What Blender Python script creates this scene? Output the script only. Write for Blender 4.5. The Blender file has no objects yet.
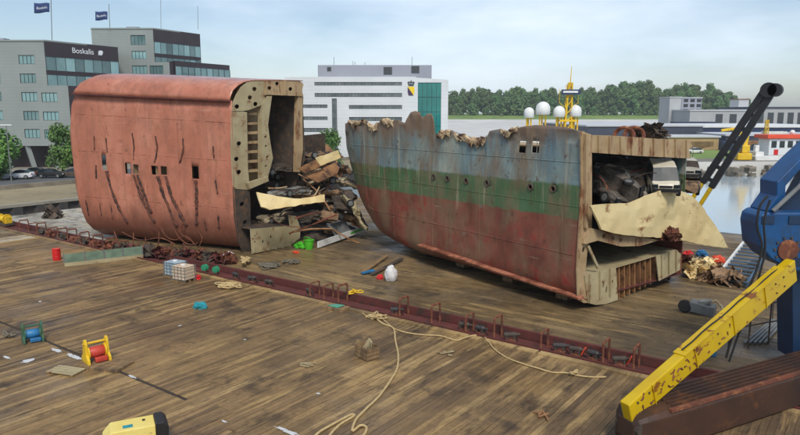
import bpy, bmesh, math, random
from mathutils import Vector, Matrix, noise, geometry
random.seed(7)
scene = bpy.context.scene
R = math.radians

# ------------------------------------------------------------------ camera, sky, sun, exposure
# world axes: +Y runs with the near barge's planks, +X along the barge's side, near deck at z = 0
CAM_H, FPX, CX, CY = 11.0, 656.0, 400.0, 217.5
YAW, PITCH = R(36.4), math.atan(105.5/656.0)
cam = bpy.data.cameras.new('camera'); cam.sensor_width = 36.0; cam.lens = 36.0*FPX/800.0
cam.clip_start = 0.3; cam.clip_end = 6000
camo = bpy.data.objects.new('camera', cam); scene.collection.objects.link(camo)
camo.location = (0, 0, CAM_H); camo.rotation_euler = (R(90)-PITCH, 0, YAW)
scene.camera = camo
scene.render.resolution_x, scene.render.resolution_y = 1024, 557

SUN_EL, SUN_AZ = R(48), R(137)      # azimuth of the sun, degrees clockwise from +Y
world = bpy.data.worlds.new('World'); scene.world = world; world.use_nodes = True
wn = world.node_tree.nodes; wl = world.node_tree.links; wn.clear()
wout = wn.new('ShaderNodeOutputWorld'); wbg = wn.new('ShaderNodeBackground')
sky = wn.new('ShaderNodeTexSky'); sky.sky_type = 'NISHITA'; sky.sun_disc = False
sky.sun_elevation = SUN_EL; sky.sun_rotation = SUN_AZ; sky.air_density = 1.0; sky.dust_density = .8; sky.ozone_density = 2.0
wtc = wn.new('ShaderNodeTexCoord'); wmap = wn.new('ShaderNodeMapping'); wmap.inputs['Scale'].default_value = (1.0, 1.0, 3.2); wmap.inputs['Location'].default_value = (2.3, .4, 1.1)
wno = wn.new('ShaderNodeTexNoise'); wno.inputs['Scale'].default_value = 1.9; wno.inputs['Detail'].default_value = 5; wno.inputs['Roughness'].default_value = .55
wra = wn.new('ShaderNodeValToRGB'); wra.color_ramp.elements[0].position = .42; wra.color_ramp.elements[0].color = (.10, .10, .10, 1)
wra.color_ramp.elements[1].position = .72; wra.color_ramp.elements[1].color = (.88, .88, .88, 1)
wmix = wn.new('ShaderNodeMixRGB'); wmix.inputs[2].default_value = (8.6, 9.6, 10.8, 1)
wl.new(wtc.outputs['Generated'], wmap.inputs[0]); wl.new(wmap.outputs[0], wno.inputs['Vector']); wl.new(wno.outputs[0], wra.inputs[0])
wl.new(wra.outputs[0], wmix.inputs[0]); wl.new(sky.outputs[0], wmix.inputs[1]); wl.new(wmix.outputs[0], wbg.inputs[0])
wbg.inputs[1].default_value = 0.108
wl.new(wbg.outputs[0], wout.inputs[0])
sl = bpy.data.lights.new('sun', 'SUN'); sl.energy = 2.6; sl.angle = R(16); sl.color = (1, .95, .87)
so = bpy.data.objects.new('sun', sl); scene.collection.objects.link(so)
so.location = (0, 0, 60); so.rotation_euler = (R(90)-SUN_EL, 0, R(180)-SUN_AZ)
scene.view_settings.view_transform = 'Standard'; scene.view_settings.look = 'None'
scene.view_settings.exposure = 0.12; scene.view_settings.gamma = 1.0; scene.view_settings.use_curve_mapping = False

# ------------------------------------------------------------------ helpers
col = scene.collection
HR = Vector((math.cos(YAW), math.sin(YAW), 0)); HF = Vector((-math.sin(YAW), math.cos(YAW), 0))
CF = HF*math.cos(PITCH)+Vector((0, 0, -math.sin(PITCH))); CU = HF*math.sin(PITCH)+Vector((0, 0, math.cos(PITCH)))
CP = Vector((0, 0, CAM_H))
def ray(px, py): return HR*((px-CX)/FPX)+CF+CU*((CY-py)/FPX)
def G(px, py, z=0.0):
    d = ray(px, py); return CP+d*((z-CAM_H)/d.z)
def PL(px, py, P, n):
    d = ray(px, py); return CP+d*((Vector(P)-CP).dot(n)/d.dot(n))
def PX(px, py, x): return PL(px, py, (x, 0, 0), Vector((1, 0, 0)))
def D(px, py, dist): return PL(px, py, CP+HF*dist, HF)
def proj(p):
    q = Vector(p)-CP; w = q.dot(CF)
    return (CX+FPX*q.dot(HR)/w, CY-FPX*q.dot(CU)/w, w)
def CFR(r, f, z=0): return HR*r+HF*f+Vector((0, 0, z))       # camera-aligned ground frame
def lin(c):
    c /= 255.0
    return c/12.92 if c <= .04045 else ((c+.055)/1.055)**2.4
def S(r, g, b): return (lin(r), lin(g), lin(b), 1)

def thing(name, label, cat, loc=(0, 0, 0), rz=0, group=None):
    o = bpy.data.objects.new(name, None); col.objects.link(o); o.empty_display_size = .3
    o.location = loc; o.rotation_euler = (0, 0, rz); o['label'] = label; o['category'] = cat
    if group: o['group'] = group
    return o
def tag(o, label, cat, group=None):
    o['label'] = label; o['category'] = cat
    if group: o['group'] = group
    return o
def root_matrix(o):
    while o.parent: o = o.parent
    return Matrix.Translation(o.location) @ o.rotation_euler.to_matrix().to_4x4()
def dup(root, loc=None, rz=None, label=None, group=None, scale=None):
    def cp(o, par):
        c = o.copy(); col.objects.link(c); c.parent = par
        for ch in o.children: cp(ch, c)
        return c
    r = cp(root, None)
    if loc is not None: r.location = loc
    if rz is not None: r.rotation_euler = (0, 0, rz)
    if label: r['label'] = label
    if group: r['group'] = group
    if scale: r.scale = scale if not isinstance(scale, (int, float)) else (scale,)*3
    return r

class MB:
    def __init__(s): s.v = []; s.f = []; s.tone = []
    def add(s, vs, fs):
        n = len(s.v); s.v += [Vector(p) for p in vs]; s.f += [tuple(i+n for i in q) for q in fs]; return s
    def hexa(s, p): return s.add(p, [(0,3,2,1),(4,5,6,7),(0,1,5,4),(1,2,6,5),(2,3,7,6),(3,0,4,7)])
    def box(s, c, d, m=None):
        x, y, z = d[0]/2, d[1]/2, d[2]/2; c = Vector(c)
        p = [Vector(q) for q in ((-x,-y,-z),(x,-y,-z),(x,y,-z),(-x,y,-z),(-x,-y,z),(x,-y,z),(x,y,z),(-x,y,z))]
        if m is not None: p = [m @ q for q in p]
        return s.hexa([c+q for q in p])
    def bx(s, x0, x1, y0, y1, z0, z1): return s.box(((x0+x1)/2,(y0+y1)/2,(z0+z1)/2), (x1-x0, y1-y0, z1-z0))
    def beam(s, a, b, w, h, up=(0,0,1)):          # rectangular bar from a to b
        a, b = Vector(a), Vector(b); d = (b-a).normalized(); u = Vector(up)
        if abs(d.dot(u)) > .98: u = Vector((1,0,0))
        r = d.cross(u).normalized()*(w/2); u = r.cross(d).normalized()*(h/2)
        return s.hexa([a-r-u, a+r-u, b+r-u, b-r-u, a-r+u, a+r+u, b+r+u, b-r+u])
    def tube(s, pts, r, n=6, cap=True):
        pts = [Vector(p) for p in pts]; k = len(pts); rr = r if isinstance(r, (list, tuple)) else [r]*k
        prev = None; base = len(s.v)
        for i, p in enumerate(pts):
            d = (pts[min(i+1, k-1)]-pts[max(i-1, 0)]).normalized()
            if prev is None:
                t = Vector((0,0,1)) if abs(d.z) < .9 else Vector((1,0,0)); a = d.cross(t).normalized()
            else: a = (prev-d*prev.dot(d)).normalized()
            prev = a; b = d.cross(a)
            for j in range(n):
                an = 2*math.pi*j/n; s.v.append(p+(a*math.cos(an)+b*math.sin(an))*rr[i])
        for i in range(k-1):
            for j in range(n):
                q = (j+1) % n; s.f.append((base+i*n+j, base+i*n+q, base+(i+1)*n+q, base+(i+1)*n+j))
        if cap:
            s.f.append(tuple(base+j for j in reversed(range(n)))); s.f.append(tuple(base+(k-1)*n+j for j in range(n)))
        return s
    def lathe(s, prof, c=(0,0,0), n=16, m=None):    # prof: list (r, z)
        c = Vector(c); b = len(s.v)
        for r, z in prof:
            for j in range(n):
                a = 2*math.pi*j/n; q = Vector((r*math.cos(a), r*math.sin(a), z)); s.v.append(c+(m @ q if m is not None else q))
        for i in range(len(prof)-1):
            for j in range(n):
                q = (j+1) % n; s.f.append((b+i*n+j, b+i*n+q, b+(i+1)*n+q, b+(i+1)*n+j))
        s.f.append(tuple(b+j for j in reversed(range(n)))); s.f.append(tuple(b+(len(prof)-1)*n+j for j in range(n)))
        return s
    def plate(s, outer, holes, fn, t):              # 2D outline with holes -> fn(a, b, depth 0 or t)
        loops = [outer]+list(holes)
        tri = geometry.tessellate_polygon([[Vector((p[0], p[1], 0)) for p in l] for l in loops])
        flat = [p for l in loops for p in l]; n = len(flat); b = len(s.v)
        for dpt in (0, t):
            for p in flat: s.v.append(Vector(fn(p[0], p[1], dpt)))
        for a, c, d in tri: s.f.append((b+a, b+c, b+d)); s.f.append((b+n+d, b+n+c, b+n+a))
        k = 0
        for l in loops:
            for i in range(len(l)):
                j = (i+1) % len(l); s.f.append((b+k+i, b+k+j, b+n+k+j, b+n+k+i))
            k += len(l)
        return s
    def build(s, name, mat, parent=None, world=False, smooth=False, solid=0, bevel=0, crease=None):
        vs = s.v
        if world and parent is not None:
            mi = root_matrix(parent).inverted(); vs = [mi @ p for p in vs]
        me = bpy.data.meshes.new(name); me.from_pydata([tuple(p) for p in vs], [], s.f)
        bm = bmesh.new(); bm.from_mesh(me); bmesh.ops.recalc_face_normals(bm, faces=bm.faces)
        if smooth:
            for fc in bm.faces: fc.smooth = True
        bm.to_mesh(me); bm.free()
        if s.tone:
            at = me.attributes.new('tone', 'FLOAT', 'POINT'); at.data.foreach_set('value', s.tone)
        me.materials.append(mat)
        o = bpy.data.objects.new(name, me); col.objects.link(o); o.parent = parent
        if solid:
            md = o.modifiers.new('s', 'SOLIDIFY'); md.thickness = solid; md.offset = 0
        if bevel:
            md = o.modifiers.new('b', 'BEVEL'); md.width = bevel; md.segments = 2; md.limit_method = 'ANGLE'
        return o
def structure(o): o['kind'] = 'structure'; return o
def stuff(o): o['kind'] = 'stuff'; return o
def circ(c, r, n=10, rx=None): return [(c[0]+(rx or r)*math.cos(2*math.pi*i/n), c[1]+r*math.sin(2*math.pi*i/n)) for i in range(n)]
def rect(x0, x1, y0, y1): return [(x0, y0), (x1, y0), (x1, y1), (x0, y1)]
def interp(tab, t):
    if t <= tab[0][0]: return tab[0][1]
    for (a, x), (b, y) in zip(tab, tab[1:]):
        if t <= b: return x+(y-x)*(t-a)/(b-a)
    return tab[-1][1]
def nz(p, sc, seed=0): return noise.noise(Vector((p[0]*sc+seed*7.3, p[1]*sc+seed*3.1, p[2]*sc-seed*5.7)))
def catmull(P, k=8):
    P = [Vector(p) for p in P]; out = []
    for i in range(len(P)-1):
        a, b, c, d = P[max(i-1, 0)], P[i], P[i+1], P[min(i+2, len(P)-1)]
        for j in range(k):
            t = j/k; out.append(.5*((2*b)+(c-a)*t+(2*a-5*b+4*c-d)*t*t+(3*b-a-3*c+d)*t**3))
    return out+[P[-1]]

# ------------------------------------------------------------------ materials
class NT:
    def __init__(s, name):
        s.m = bpy.data.materials.new(name); s.m.use_nodes = True; s.n = s.m.node_tree.nodes; s.l = s.m.node_tree.links
        s.b = s.n['Principled BSDF']; tc = s.n.new('ShaderNodeTexCoord'); s.co = tc.outputs['Object']
    def noise(s, scale, stretch=(1,1,1), detail=5, rough=.6, off=0):
        mp = s.n.new('ShaderNodeMapping'); mp.inputs['Scale'].default_value = stretch; mp.inputs['Location'].default_value = (off, off*1.7, -off)
        s.l.new(s.co, mp.inputs[0]); t = s.n.new('ShaderNodeTexNoise'); t.inputs['Scale'].default_value = scale
        t.inputs['Detail'].default_value = detail; t.inputs['Roughness'].default_value = rough
        s.l.new(mp.outputs[0], t.inputs['Vector']); return t.outputs[0]
    def ramp(s, src, stops):
        r = s.n.new('ShaderNodeValToRGB'); e = r.color_ramp.elements
        while len(e) < len(stops): e.new(.5)
        for el, (p, c) in zip(e, stops):
            el.position = p; el.color = c if isinstance(c, (tuple, list)) else (c, c, c, 1)
        s.l.new(src, r.inputs[0]); return r.outputs[0]
    def mix(s, f, a, b, mode='MIX'):
        m = s.n.new('ShaderNodeMixRGB'); m.blend_type = mode
        for i, q in enumerate((f, a, b)):
            if isinstance(q, (int, float)): m.inputs[i].default_value = q if i == 0 else (q, q, q, 1)
            elif isinstance(q, (tuple, list)): m.inputs[i].default_value = q
            else: s.l.new(q, m.inputs[i])
        return m.outputs[0]
    def math(s, op, a, b=0.0):
        m = s.n.new('ShaderNodeMath'); m.operation = op
        for i, q in enumerate((a, b)):
            if isinstance(q, (int, float)): m.inputs[i].default_value = q
            else: s.l.new(q, m.inputs[i])
        return m.outputs[0]
    def xyz(s):
        x = s.n.new('ShaderNodeSeparateXYZ'); s.l.new(s.co, x.inputs[0]); return x.outputs
    def color(s, c):
        if isinstance(c, (tuple, list)): s.b.inputs['Base Color'].default_value = c
        else: s.l.new(c, s.b.inputs['Base Color'])
    def rough(s, r):
        if isinstance(r, (int, float)): s.b.inputs['Roughness'].default_value = r
        else: s.l.new(r, s.b.inputs['Roughness'])
    def bump(s, h, strength=.3, dist=.05):
        b = s.n.new('ShaderNodeBump'); b.inputs['Strength'].default_value = strength; b.inputs['Distance'].default_value = dist
        s.l.new(h, b.inputs['Height']); s.l.new(b.outputs[0], s.b.inputs['Normal'])
def MAT(name, c1, c2=None, scale=1.0, stretch=(1,1,1), rough=.7, metal=0, stain=None, sscale=.6, sthr=(.52,.66), sstretch=(1,1,1), bump=.25, bdist=.03, bscale=None, spec=None):
    t = NT(name); c2 = c2 or c1
    n1 = t.noise(scale, stretch); c = t.ramp(n1, [(.3, c1), (.7, c2)])
    if stain:
        n2 = t.noise(sscale, sstretch, 7, .68, 11); c = t.mix(t.ramp(n2, [(sthr[0], 0), (sthr[1], 1)]), c, stain)
    t.color(c); t.rough(rough); t.b.inputs['Metallic'].default_value = metal
    if spec is not None: t.b.inputs['Specular IOR Level'].default_value = spec
    if bump: t.bump(t.noise(bscale or scale*6, stretch, 6, .65, 5), bump, bdist)
    return t.m

RUST = S(112, 62, 40); DRUST = S(62, 38, 28)
m_rust = MAT('rust', S(122, 66, 42), S(70, 42, 32), 1.2, rough=.85, stain=S(150, 96, 62), sscale=2.2, bump=.5)
m_redsteel = MAT('red_oxide_steel', S(104, 48, 40), S(76, 38, 33), .8, rough=.75, stain=S(60, 42, 34), sscale=1.3, bump=.4)
m_dark = MAT('burnt_steel', S(52, 46, 42), S(84, 72, 60), 1.5, rough=.75, stain=S(106, 78, 54), sscale=1.8, bump=.5)
m_black = MAT('black_paint', S(22, 22, 24), S(34, 33, 33), 2, rough=.5, bump=.15)
m_rubber = MAT('black_rubber', S(24, 24, 25), S(36, 35, 34), 4, rough=.8, bump=.2)
m_beige = MAT('primer_steel', S(176, 164, 128), S(150, 134, 100), .7, rough=.7, stain=S(120, 76, 46), sscale=1.1, sthr=(.56, .66), bump=.35)
m_beige_rust = MAT('rusty_primer_steel', S(178, 154, 116), S(150, 124, 90), .8, rough=.75, stain=S(116, 70, 42), sscale=1.4, sthr=(.53, .64), sstretch=(1, 1, .35), bump=.4)
m_plate = MAT('cream_deck_plate', S(236, 216, 164), S(212, 184, 126), .5, rough=.6, stain=S(132, 86, 50), sscale=1.1, sthr=(.58, .66), bump=.35)
m_brown_plate = MAT('brown_scrap_plate', S(164, 122, 78), S(120, 80, 50), .9, rough=.75, stain=S(70, 44, 32), sscale=1.2, bump=.4)
m_silver = MAT('scuffed_silver', S(158, 160, 156), S(110, 108, 102), 1.4, rough=.45, metal=.25, stain=S(84, 62, 46), sscale=1.3, sthr=(.48, .62))
m_carwhite = MAT('dirty_white_car', S(214, 208, 190), S(186, 176, 150), 1.1, rough=.4, stain=S(120, 84, 54), sscale=1.2, sthr=(.6, .72), bump=.1)
m_carblue = MAT('dirty_blue_car', S(80, 104, 120), S(60, 74, 84), 1.1, rough=.45, stain=S(86, 64, 48), sscale=1.2, sthr=(.5, .66), bump=.2)
m_glass = MAT('dark_glass', S(26, 32, 36), S(40, 48, 52), .5, rough=.08, bump=0)
m_broken = MAT('broken_opening', S(40, 34, 30), S(70, 58, 46), 2, rough=.9, bump=.3)
m_yellow = MAT('crane_yellow', S(200, 168, 0), S(184, 148, 0), .7, rough=.45, stain=S(126, 74, 22), sscale=1.9, sthr=(.585, .63), sstretch=(.6, .6, 1.4), bump=.12)
m_yellow2 = MAT('machine_yellow', S(226, 188, 34), S(206, 164, 22), 1.2, rough=.5, stain=S(110, 78, 30), sscale=2, sthr=(.6, .7), bump=.1)
m_blue = MAT('crane_blue', S(16, 78, 130), S(10, 58, 104), .8, rough=.42, stain=S(38, 52, 66), sscale=1.1, sthr=(.52, .68), sstretch=(1, 1, .4), bump=.15)
m_white = MAT('white_paint', S(226, 226, 222), S(206, 206, 202), .8, rough=.5, stain=S(150, 138, 120), sscale=1.4, sthr=(.62, .76), bump=.08)
m_bag = MAT('white_woven_bag', S(220, 218, 214), S(190, 186, 184), 3, rough=.8, bump=.4)
m_red = MAT('red_drum_paint', S(206, 30, 30), S(184, 24, 24), 1.5, rough=.4, bump=.08)
m_rope = MAT('manila_rope', S(196, 172, 124), S(168, 142, 96), 9, rough=.9, bump=.6, bdist=.01)
m_greyrope = MAT('grey_rope', S(120, 112, 96), S(92, 86, 74), 9, rough=.9, bump=.6, bdist=.01)
m_teal = MAT('teal_sheet', S(40, 150, 160), S(28, 116, 128), 5, rough=.7, bump=.3)
m_green = MAT('bright_green_plastic', S(86, 190, 40), S(64, 158, 34), 3, rough=.5, bump=.1)
m_mesh_green = MAT('faded_green_screen', S(104, 122, 100), S(84, 102, 86), 2, rough=.8, bump=.4)
m_timber = MAT('old_timber', S(150, 122, 84), S(104, 82, 56), 1.2, (6, 1, 1), rough=.85, stain=S(70, 56, 42), bump=.5)
m_grey = MAT('grey_steel', S(120, 122, 120), S(96, 98, 98), 1.5, rough=.55, stain=S(90, 70, 54), sscale=2, sthr=(.6, .72), bump=.15)
m_bluegrey = MAT('blue_grey_steel', S(70, 96, 120), S(54, 72, 90), 1.5, rough=.5, stain=S(90, 70, 54), sscale=2, sthr=(.6, .72), bump=.15)
m_brownbeam = MAT('brown_rusty_boom', S(74, 46, 30), S(44, 31, 24), .6, rough=.6, stain=S(112, 68, 34), sscale=.9, sthr=(.56, .74), bump=.35)
m_winch_blue = MAT('winch_blue', S(46, 120, 168), S(36, 92, 136), 2, rough=.5, bump=.15)
m_winch_green = MAT('winch_green', S(38, 96, 84), S(60, 84, 40), 2, rough=.6, bump=.2)
m_orange = MAT('orange_red_paint', S(222, 84, 48), S(204, 70, 40), 1, rough=.5, bump=.05)
m_cladding = None
def cladding(name, c1, c2, pitch):
    t = NT(name); z = t.xyz()[2]
    f = t.math('FRACT', t.math('MULTIPLY', z, 1/pitch)); line = t.ramp(f, [(0, .62), (.06, 1)])
    c = t.ramp(t.noise(.15), [(.3, c1), (.7, c2)]); t.color(t.mix(1, c, line, 'MULTIPLY')); t.rough(.5); t.bump(line, .3, .03); return t.m
m_clad = cladding('white_cladding', S(212, 215, 216), S(198, 201, 202), .9)
m_clad2 = cladding('pale_grey_cladding', S(142, 149, 145), S(130, 137, 133), .6)
m_greyclad = cladding('grey_cladding', S(150, 152, 162), S(140, 142, 152), .5)
m_darkclad = MAT('dark_cladding_and_shade', S(46, 36, 40), S(58, 46, 48), .3, rough=.4, bump=.05)
m_pane = MAT('green_grey_pane', S(104, 138, 140), S(132, 164, 164), .25, (1, 1, 1), rough=.06, bump=0)
_nt = m_pane.node_tree; _b = _nt.nodes['Principled BSDF']; _src = _b.inputs['Base Color'].links[0].from_socket; _oi = _nt.nodes.new('ShaderNodeObjectInfo'); _hs = _nt.nodes.new('ShaderNodeHueSaturation'); _mm = _nt.nodes.new('ShaderNodeMath'); _mm.operation = 'MULTIPLY_ADD'; _mm.inputs[1].default_value = .9; _mm.inputs[2].default_value = .45
_nt.links.new(_oi.outputs['Random'], _mm.inputs[0]); _nt.links.new(_mm.outputs[0], _hs.inputs['Value']); _nt.links.new(_src, _hs.inputs['Color']); _nt.links.new(_hs.outputs[0], _b.inputs['Base Color'])
m_teal_glass = MAT('teal_curtain_glass', S(28, 100, 98), S(46, 130, 124), .12, rough=.05, bump=0)
m_frame = MAT('dark_window_frame', S(52, 58, 60), S(62, 66, 68), 1, rough=.5, bump=0)
m_concrete = MAT('quay_concrete', S(150, 142, 126), S(128, 122, 110), .12, rough=.85, stain=S(108, 104, 92), sscale=.4, bump=.2)
m_bank = MAT('pale_stone', S(142, 132, 116), S(100, 92, 80), .5, rough=.9, bump=.5)
m_asphalt = MAT('asphalt', S(92, 92, 92), S(78, 78, 78), .3, rough=.9, bump=.2)
m_grass = MAT('grass', S(96, 124, 52), S(124, 142, 66), .05, rough=.9, stain=S(84, 104, 48), sscale=.12, bump=.4)
m_pile = MAT('sheet_pile', S(52, 50, 50), S(68, 62, 56), .5, rough=.8, stain=S(92, 68, 50), sscale=1, bump=.3)
m_bark = MAT('bark', S(84, 70, 54), S(60, 50, 40), 1.5, rough=.9, bump=.5)
def leaf_mat(name, a, b, c):
    t = NT(name); gi = t.n.new('ShaderNodeObjectInfo')
    n = t.noise(.22, detail=3); n2 = t.noise(1.6, detail=2, off=4)
    cc = t.ramp(n, [(.3, a), (.55, b), (.75, c)]); cc = t.mix(t.ramp(n2, [(.35, .35), (.7, 0)]), cc, a)
    hs = t.n.new('ShaderNodeHueSaturation'); t.l.new(cc, hs.inputs['Color'])
    v = t.math('MULTIPLY_ADD', gi.outputs['Random'], .5); t.n[-1].inputs[2].default_value = .75
    t.l.new(v, hs.inputs['Value']); hu = t.math('MULTIPLY_ADD', gi.outputs['Random'], .05); t.n[-1].inputs[2].default_value = .47; t.l.new(hu, hs.inputs['Hue']); t.color(hs.outputs[0]); t.rough(.7)
    t.b.inputs['Subsurface Weight'].default_value = 0; return t.m
m_leaf = leaf_mat('poplar_leaves', S(62, 88, 46), S(92, 120, 60), S(120, 146, 80))
m_leaf2 = leaf_mat('quay_tree_leaves', S(60, 92, 40), S(96, 130, 54), S(128, 156, 70))
def water_mat():
    t = NT('harbour_water'); t.color(S(168, 182, 188)); t.rough(.10); t.b.inputs['IOR'].default_value = 1.7
    t.bump(t.noise(.55, (1, 1.6, 1), 4, .6), .18, .10); return t.m
m_water = water_mat()
def wood_mat(name, axis, cols, dirt):
    t = NT(name); st = (14, .45, 1) if axis == 'y' else (.45, 14, 1)
    at = t.n.new('ShaderNodeAttribute'); at.attribute_name = 'tone'
    c = t.ramp(at.outputs['Fac'], cols)
    g = t.noise(1.0, st, 6, .7); c = t.mix(.75, c, t.ramp(g, [(.28, .45), (.62, 1.15)]), 'MULTIPLY')
    d = t.noise(.16, (1, 1, 1), 6, .62, 3); c = t.mix(t.ramp(d, [(.46, 0), (.62, .8)]), c, dirt)
    s2 = t.noise(1.1, (2.2, .5, 1) if axis == 'y' else (.5, 2.2, 1), 6, .65, 8); c = t.mix(t.ramp(s2, [(.54, 0), (.68, .75)]), c, S(50, 40, 31))
    s3 = t.noise(.5, (3.5, .4, 1) if axis == 'y' else (.4, 3.5, 1), 5, .6, 21); c = t.mix(t.ramp(s3, [(.56, 0), (.66, .6)]), c, S(178, 148, 96))
    lp = t.noise(.13, (1, .7, 1), 6, .62, 101); c = t.mix(t.ramp(lp, [(.5, 0), (.66, .28)]), c, S(172, 140, 90))
    sp = t.noise(5.5, (1, 1, 1), 4, .7, 61); c = t.mix(.8, c, t.ramp(sp, [(.3, .72), (.65, 1.08)]), 'MULTIPLY')
    gb = t.noise(.45, (1, 1, 1), 8, .72, 71); c = t.mix(t.ramp(gb, [(.54, 0), (.64, .7)]), c, S(58, 48, 38))
    t.color(c); w = t.noise(.22, (1, 1, 1), 5, .6, 15); t.rough(t.ramp(w, [(.40, .34), (.62, .85)]))
    t.b.inputs['Specular IOR Level'].default_value = .35
    t.bump(g, .6, .02); return t.m
m_wood = wood_mat('deck_timber', 'y', [(0, S(84, 67, 48)), (.4, S(126, 101, 69)), (.72, S(152, 123, 82)), (.9, S(180, 150, 102)), (1, S(188, 176, 152))], S(86, 69, 50))
m_wood2 = wood_mat('far_deck_timber', 'x', [(0, S(88, 73, 52)), (.5, S(120, 100, 70)), (.85, S(144, 122, 86)), (1, S(184, 178, 164))], S(76, 64, 48))
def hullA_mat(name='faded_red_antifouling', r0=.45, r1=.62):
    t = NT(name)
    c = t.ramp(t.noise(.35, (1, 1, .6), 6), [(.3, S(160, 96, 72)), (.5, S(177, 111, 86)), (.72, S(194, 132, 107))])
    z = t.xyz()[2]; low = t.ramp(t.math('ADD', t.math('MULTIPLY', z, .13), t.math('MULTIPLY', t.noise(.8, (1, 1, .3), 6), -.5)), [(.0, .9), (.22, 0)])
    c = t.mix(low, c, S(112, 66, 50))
    sk = t.noise(1.3, (1, 1, .09), 6, .6, 9); c = t.mix(t.ramp(sk, [(.52, 0), (.72, .6)]), c, S(126, 82, 64))
    sp = t.noise(2.2, (1, 1, .4), 8, .72, 17); c = t.mix(t.ramp(sp, [(.62, 0), (.68, .7)]), c, S(104, 60, 44))
    fl = t.noise(1.9, (1, 1, .7), 9, .78, 81); c = t.mix(t.ramp(fl, [(.60, 0), (.62, .7)]), c, S(112, 68, 50))
    scr = t.noise(1.0, (.3, .3, 4), 6, .7, 91); c = t.mix(t.ramp(scr, [(.64, 0), (.68, .35)]), c, S(212, 168, 146))
    xs = t.xyz()[0]; sm = t.math('FRACT', t.math('MULTIPLY', t.math('ADD', xs, 40), .36)); c = t.mix(t.ramp(sm, [(0, .45), (.02, 0)]), c, S(112, 70, 54))
    gr = t.noise(.9, (1, 1, .8), 8, .72, 51); c = t.mix(t.ramp(gr, [(.48, 0), (.70, .6)]), c, S(132, 84, 64))
    t.color(c); t.rough(t.ramp(t.noise(.6), [(.3, r0), (.7, r1)])); t.bump(t.noise(.9, (1, 1, 1), 6, .6), .35, .12); return t.m
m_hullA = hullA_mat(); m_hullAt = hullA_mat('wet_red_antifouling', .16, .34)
def hullB_mat():
    t = NT('blue_green_red_hull_paint'); x = t.xyz(); z = x[2]
    zz = t.math('ADD', z, t.math('MULTIPLY', t.math('SUBTRACT', t.noise(1.6, (1, 1, .5), 8, .75), .5), .55))
    zz = t.math('ADD', zz, t.math('MULTIPLY', x[0], -.012))
    zn = t.math('MULTIPLY', zz, .1)
    red = t.ramp(t.noise(.4, (1, 1, 1), 6, .65, 2), [(.3, S(92, 50, 38)), (.5, S(124, 68, 52)), (.72, S(146, 90, 70))])
    blot = t.noise(.55, (1, 1, 1.3), 6, .6, 33); red = t.mix(t.ramp(blot, [(.56, 0), (.64, .75)]), red, S(142, 40, 36))
    gy = t.noise(.8, (1, 1, 1.3), 7, .7, 41); red = t.mix(t.ramp(gy, [(.63, 0), (.68, .75)]), red, S(112, 104, 96))
    grn = t.ramp(t.noise(.7, (1, 1, .4), 6, .65, 6), [(.3, S(86, 92, 58)), (.5, S(66, 100, 64)), (.72, S(88, 116, 80))])
    blu = t.ramp(t.noise(.5, (1, 1, .35), 6, .65, 7), [(.28, S(78, 108, 124)), (.5, S(114, 134, 134)), (.75, S(162, 166, 150))])
    c = t.mix(t.ramp(zn, [(.503, 0), (.511, 1)]), red, grn); c = t.mix(t.ramp(zn, [(.684, 0), (.698, 1)]), c, blu)
    br = t.noise(.42, (1, 1, .45), 7, .66, 13); c = t.mix(t.ramp(br, [(.46, 0), (.62, .78)]), c, S(118, 98, 74))
    sk = t.noise(1.5, (1, 1, .07), 6, .62, 23); up = t.ramp(zn, [(.42, 0), (.55, 1)])
    c = t.mix(t.math('MULTIPLY', t.ramp(sk, [(.56, 0), (.70, .75)]), up), c, S(176, 162, 134))
    sk2 = t.noise(1.9, (1, 1, .1), 6, .62, 29); c = t.mix(t.ramp(sk2, [(.57, 0), (.72, .7)]), c, S(92, 56, 38))
    fl = t.noise(2.4, (1, 1, .8), 9, .78, 81); c = t.mix(t.ramp(fl, [(.585, 0), (.605, .85)]), c, S(88, 60, 44))
    scr = t.noise(1.2, (.25, .25, 5), 6, .7, 91); c = t.mix(t.ramp(scr, [(.64, 0), (.68, .5)]), c, S(160, 150, 132))
    rim = t.math('MULTIPLY', t.math('ADD', zn, t.math('MULTIPLY', t.noise(1.2, (1, 1, .3), 6, .6, 3), .24)), .5); c = t.mix(t.ramp(rim, [(.505, 0), (.56, .75)]), c, S(120, 92, 70))
    t.color(c); t.rough(.6); t.bump(t.noise(.8, (1, 1, 1), 7, .62), .3, .10); return t.m
m_hullB = hullB_mat()

# ------------------------------------------------------------------ setting: water, land, quay
ZW = -2.6
mb = MB(); mb.add([CFR(-2000, -300, ZW), CFR(2000, -300, ZW), CFR(2000, 2400, ZW), CFR(-2000, 2400, ZW)], [(0, 1, 2, 3)])
structure(mb.build('water', m_water))
def slab(name, mat, pts, z1, z0):
    mb = MB(); mb.plate([(p[0], p[1]) for p in pts], [], lambda a, b, d: CFR(a, b, z1 if d == 0 else z0), 1)
    return structure(mb.build(name, mat))
def wslab(name, mat, x0, x1, y0, y1, z1, z0):
    mb = MB(); mb.bx(x0, x1, y0, y1, z0, z1); return structure(mb.build(name, mat))
wslab('quay', m_concrete, -600, -79.4, -300, 172, .45, ZW-1)
wslab('quay_apron', MAT('sandy_apron', S(150, 136, 104), S(128, 116, 90), .1, rough=.9, stain=S(108, 100, 76), sscale=.3, bump=.2), -96.6, -79.45, -200, 171, .454, .40)
wslab('quay_road', m_asphalt, -114, -97.4, -200, 171, .454, .40)
mb = MB(); y = -20; k = 0; pts = []                              # corrugated sheet piling under the quay edge
while y < 171:
    o = -79.35 if k % 2 == 0 else -78.95
    pts += [(o, y), (o, y+.9)]; y += 1.3; k += 1
for a, b in zip(pts, pts[1:]): mb.add([(a[0], a[1], ZW-.5), (b[0], b[1], ZW-.5), (b[0], b[1], .3), (a[0], a[1], .3)], [(0, 1, 2, 3)])
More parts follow.
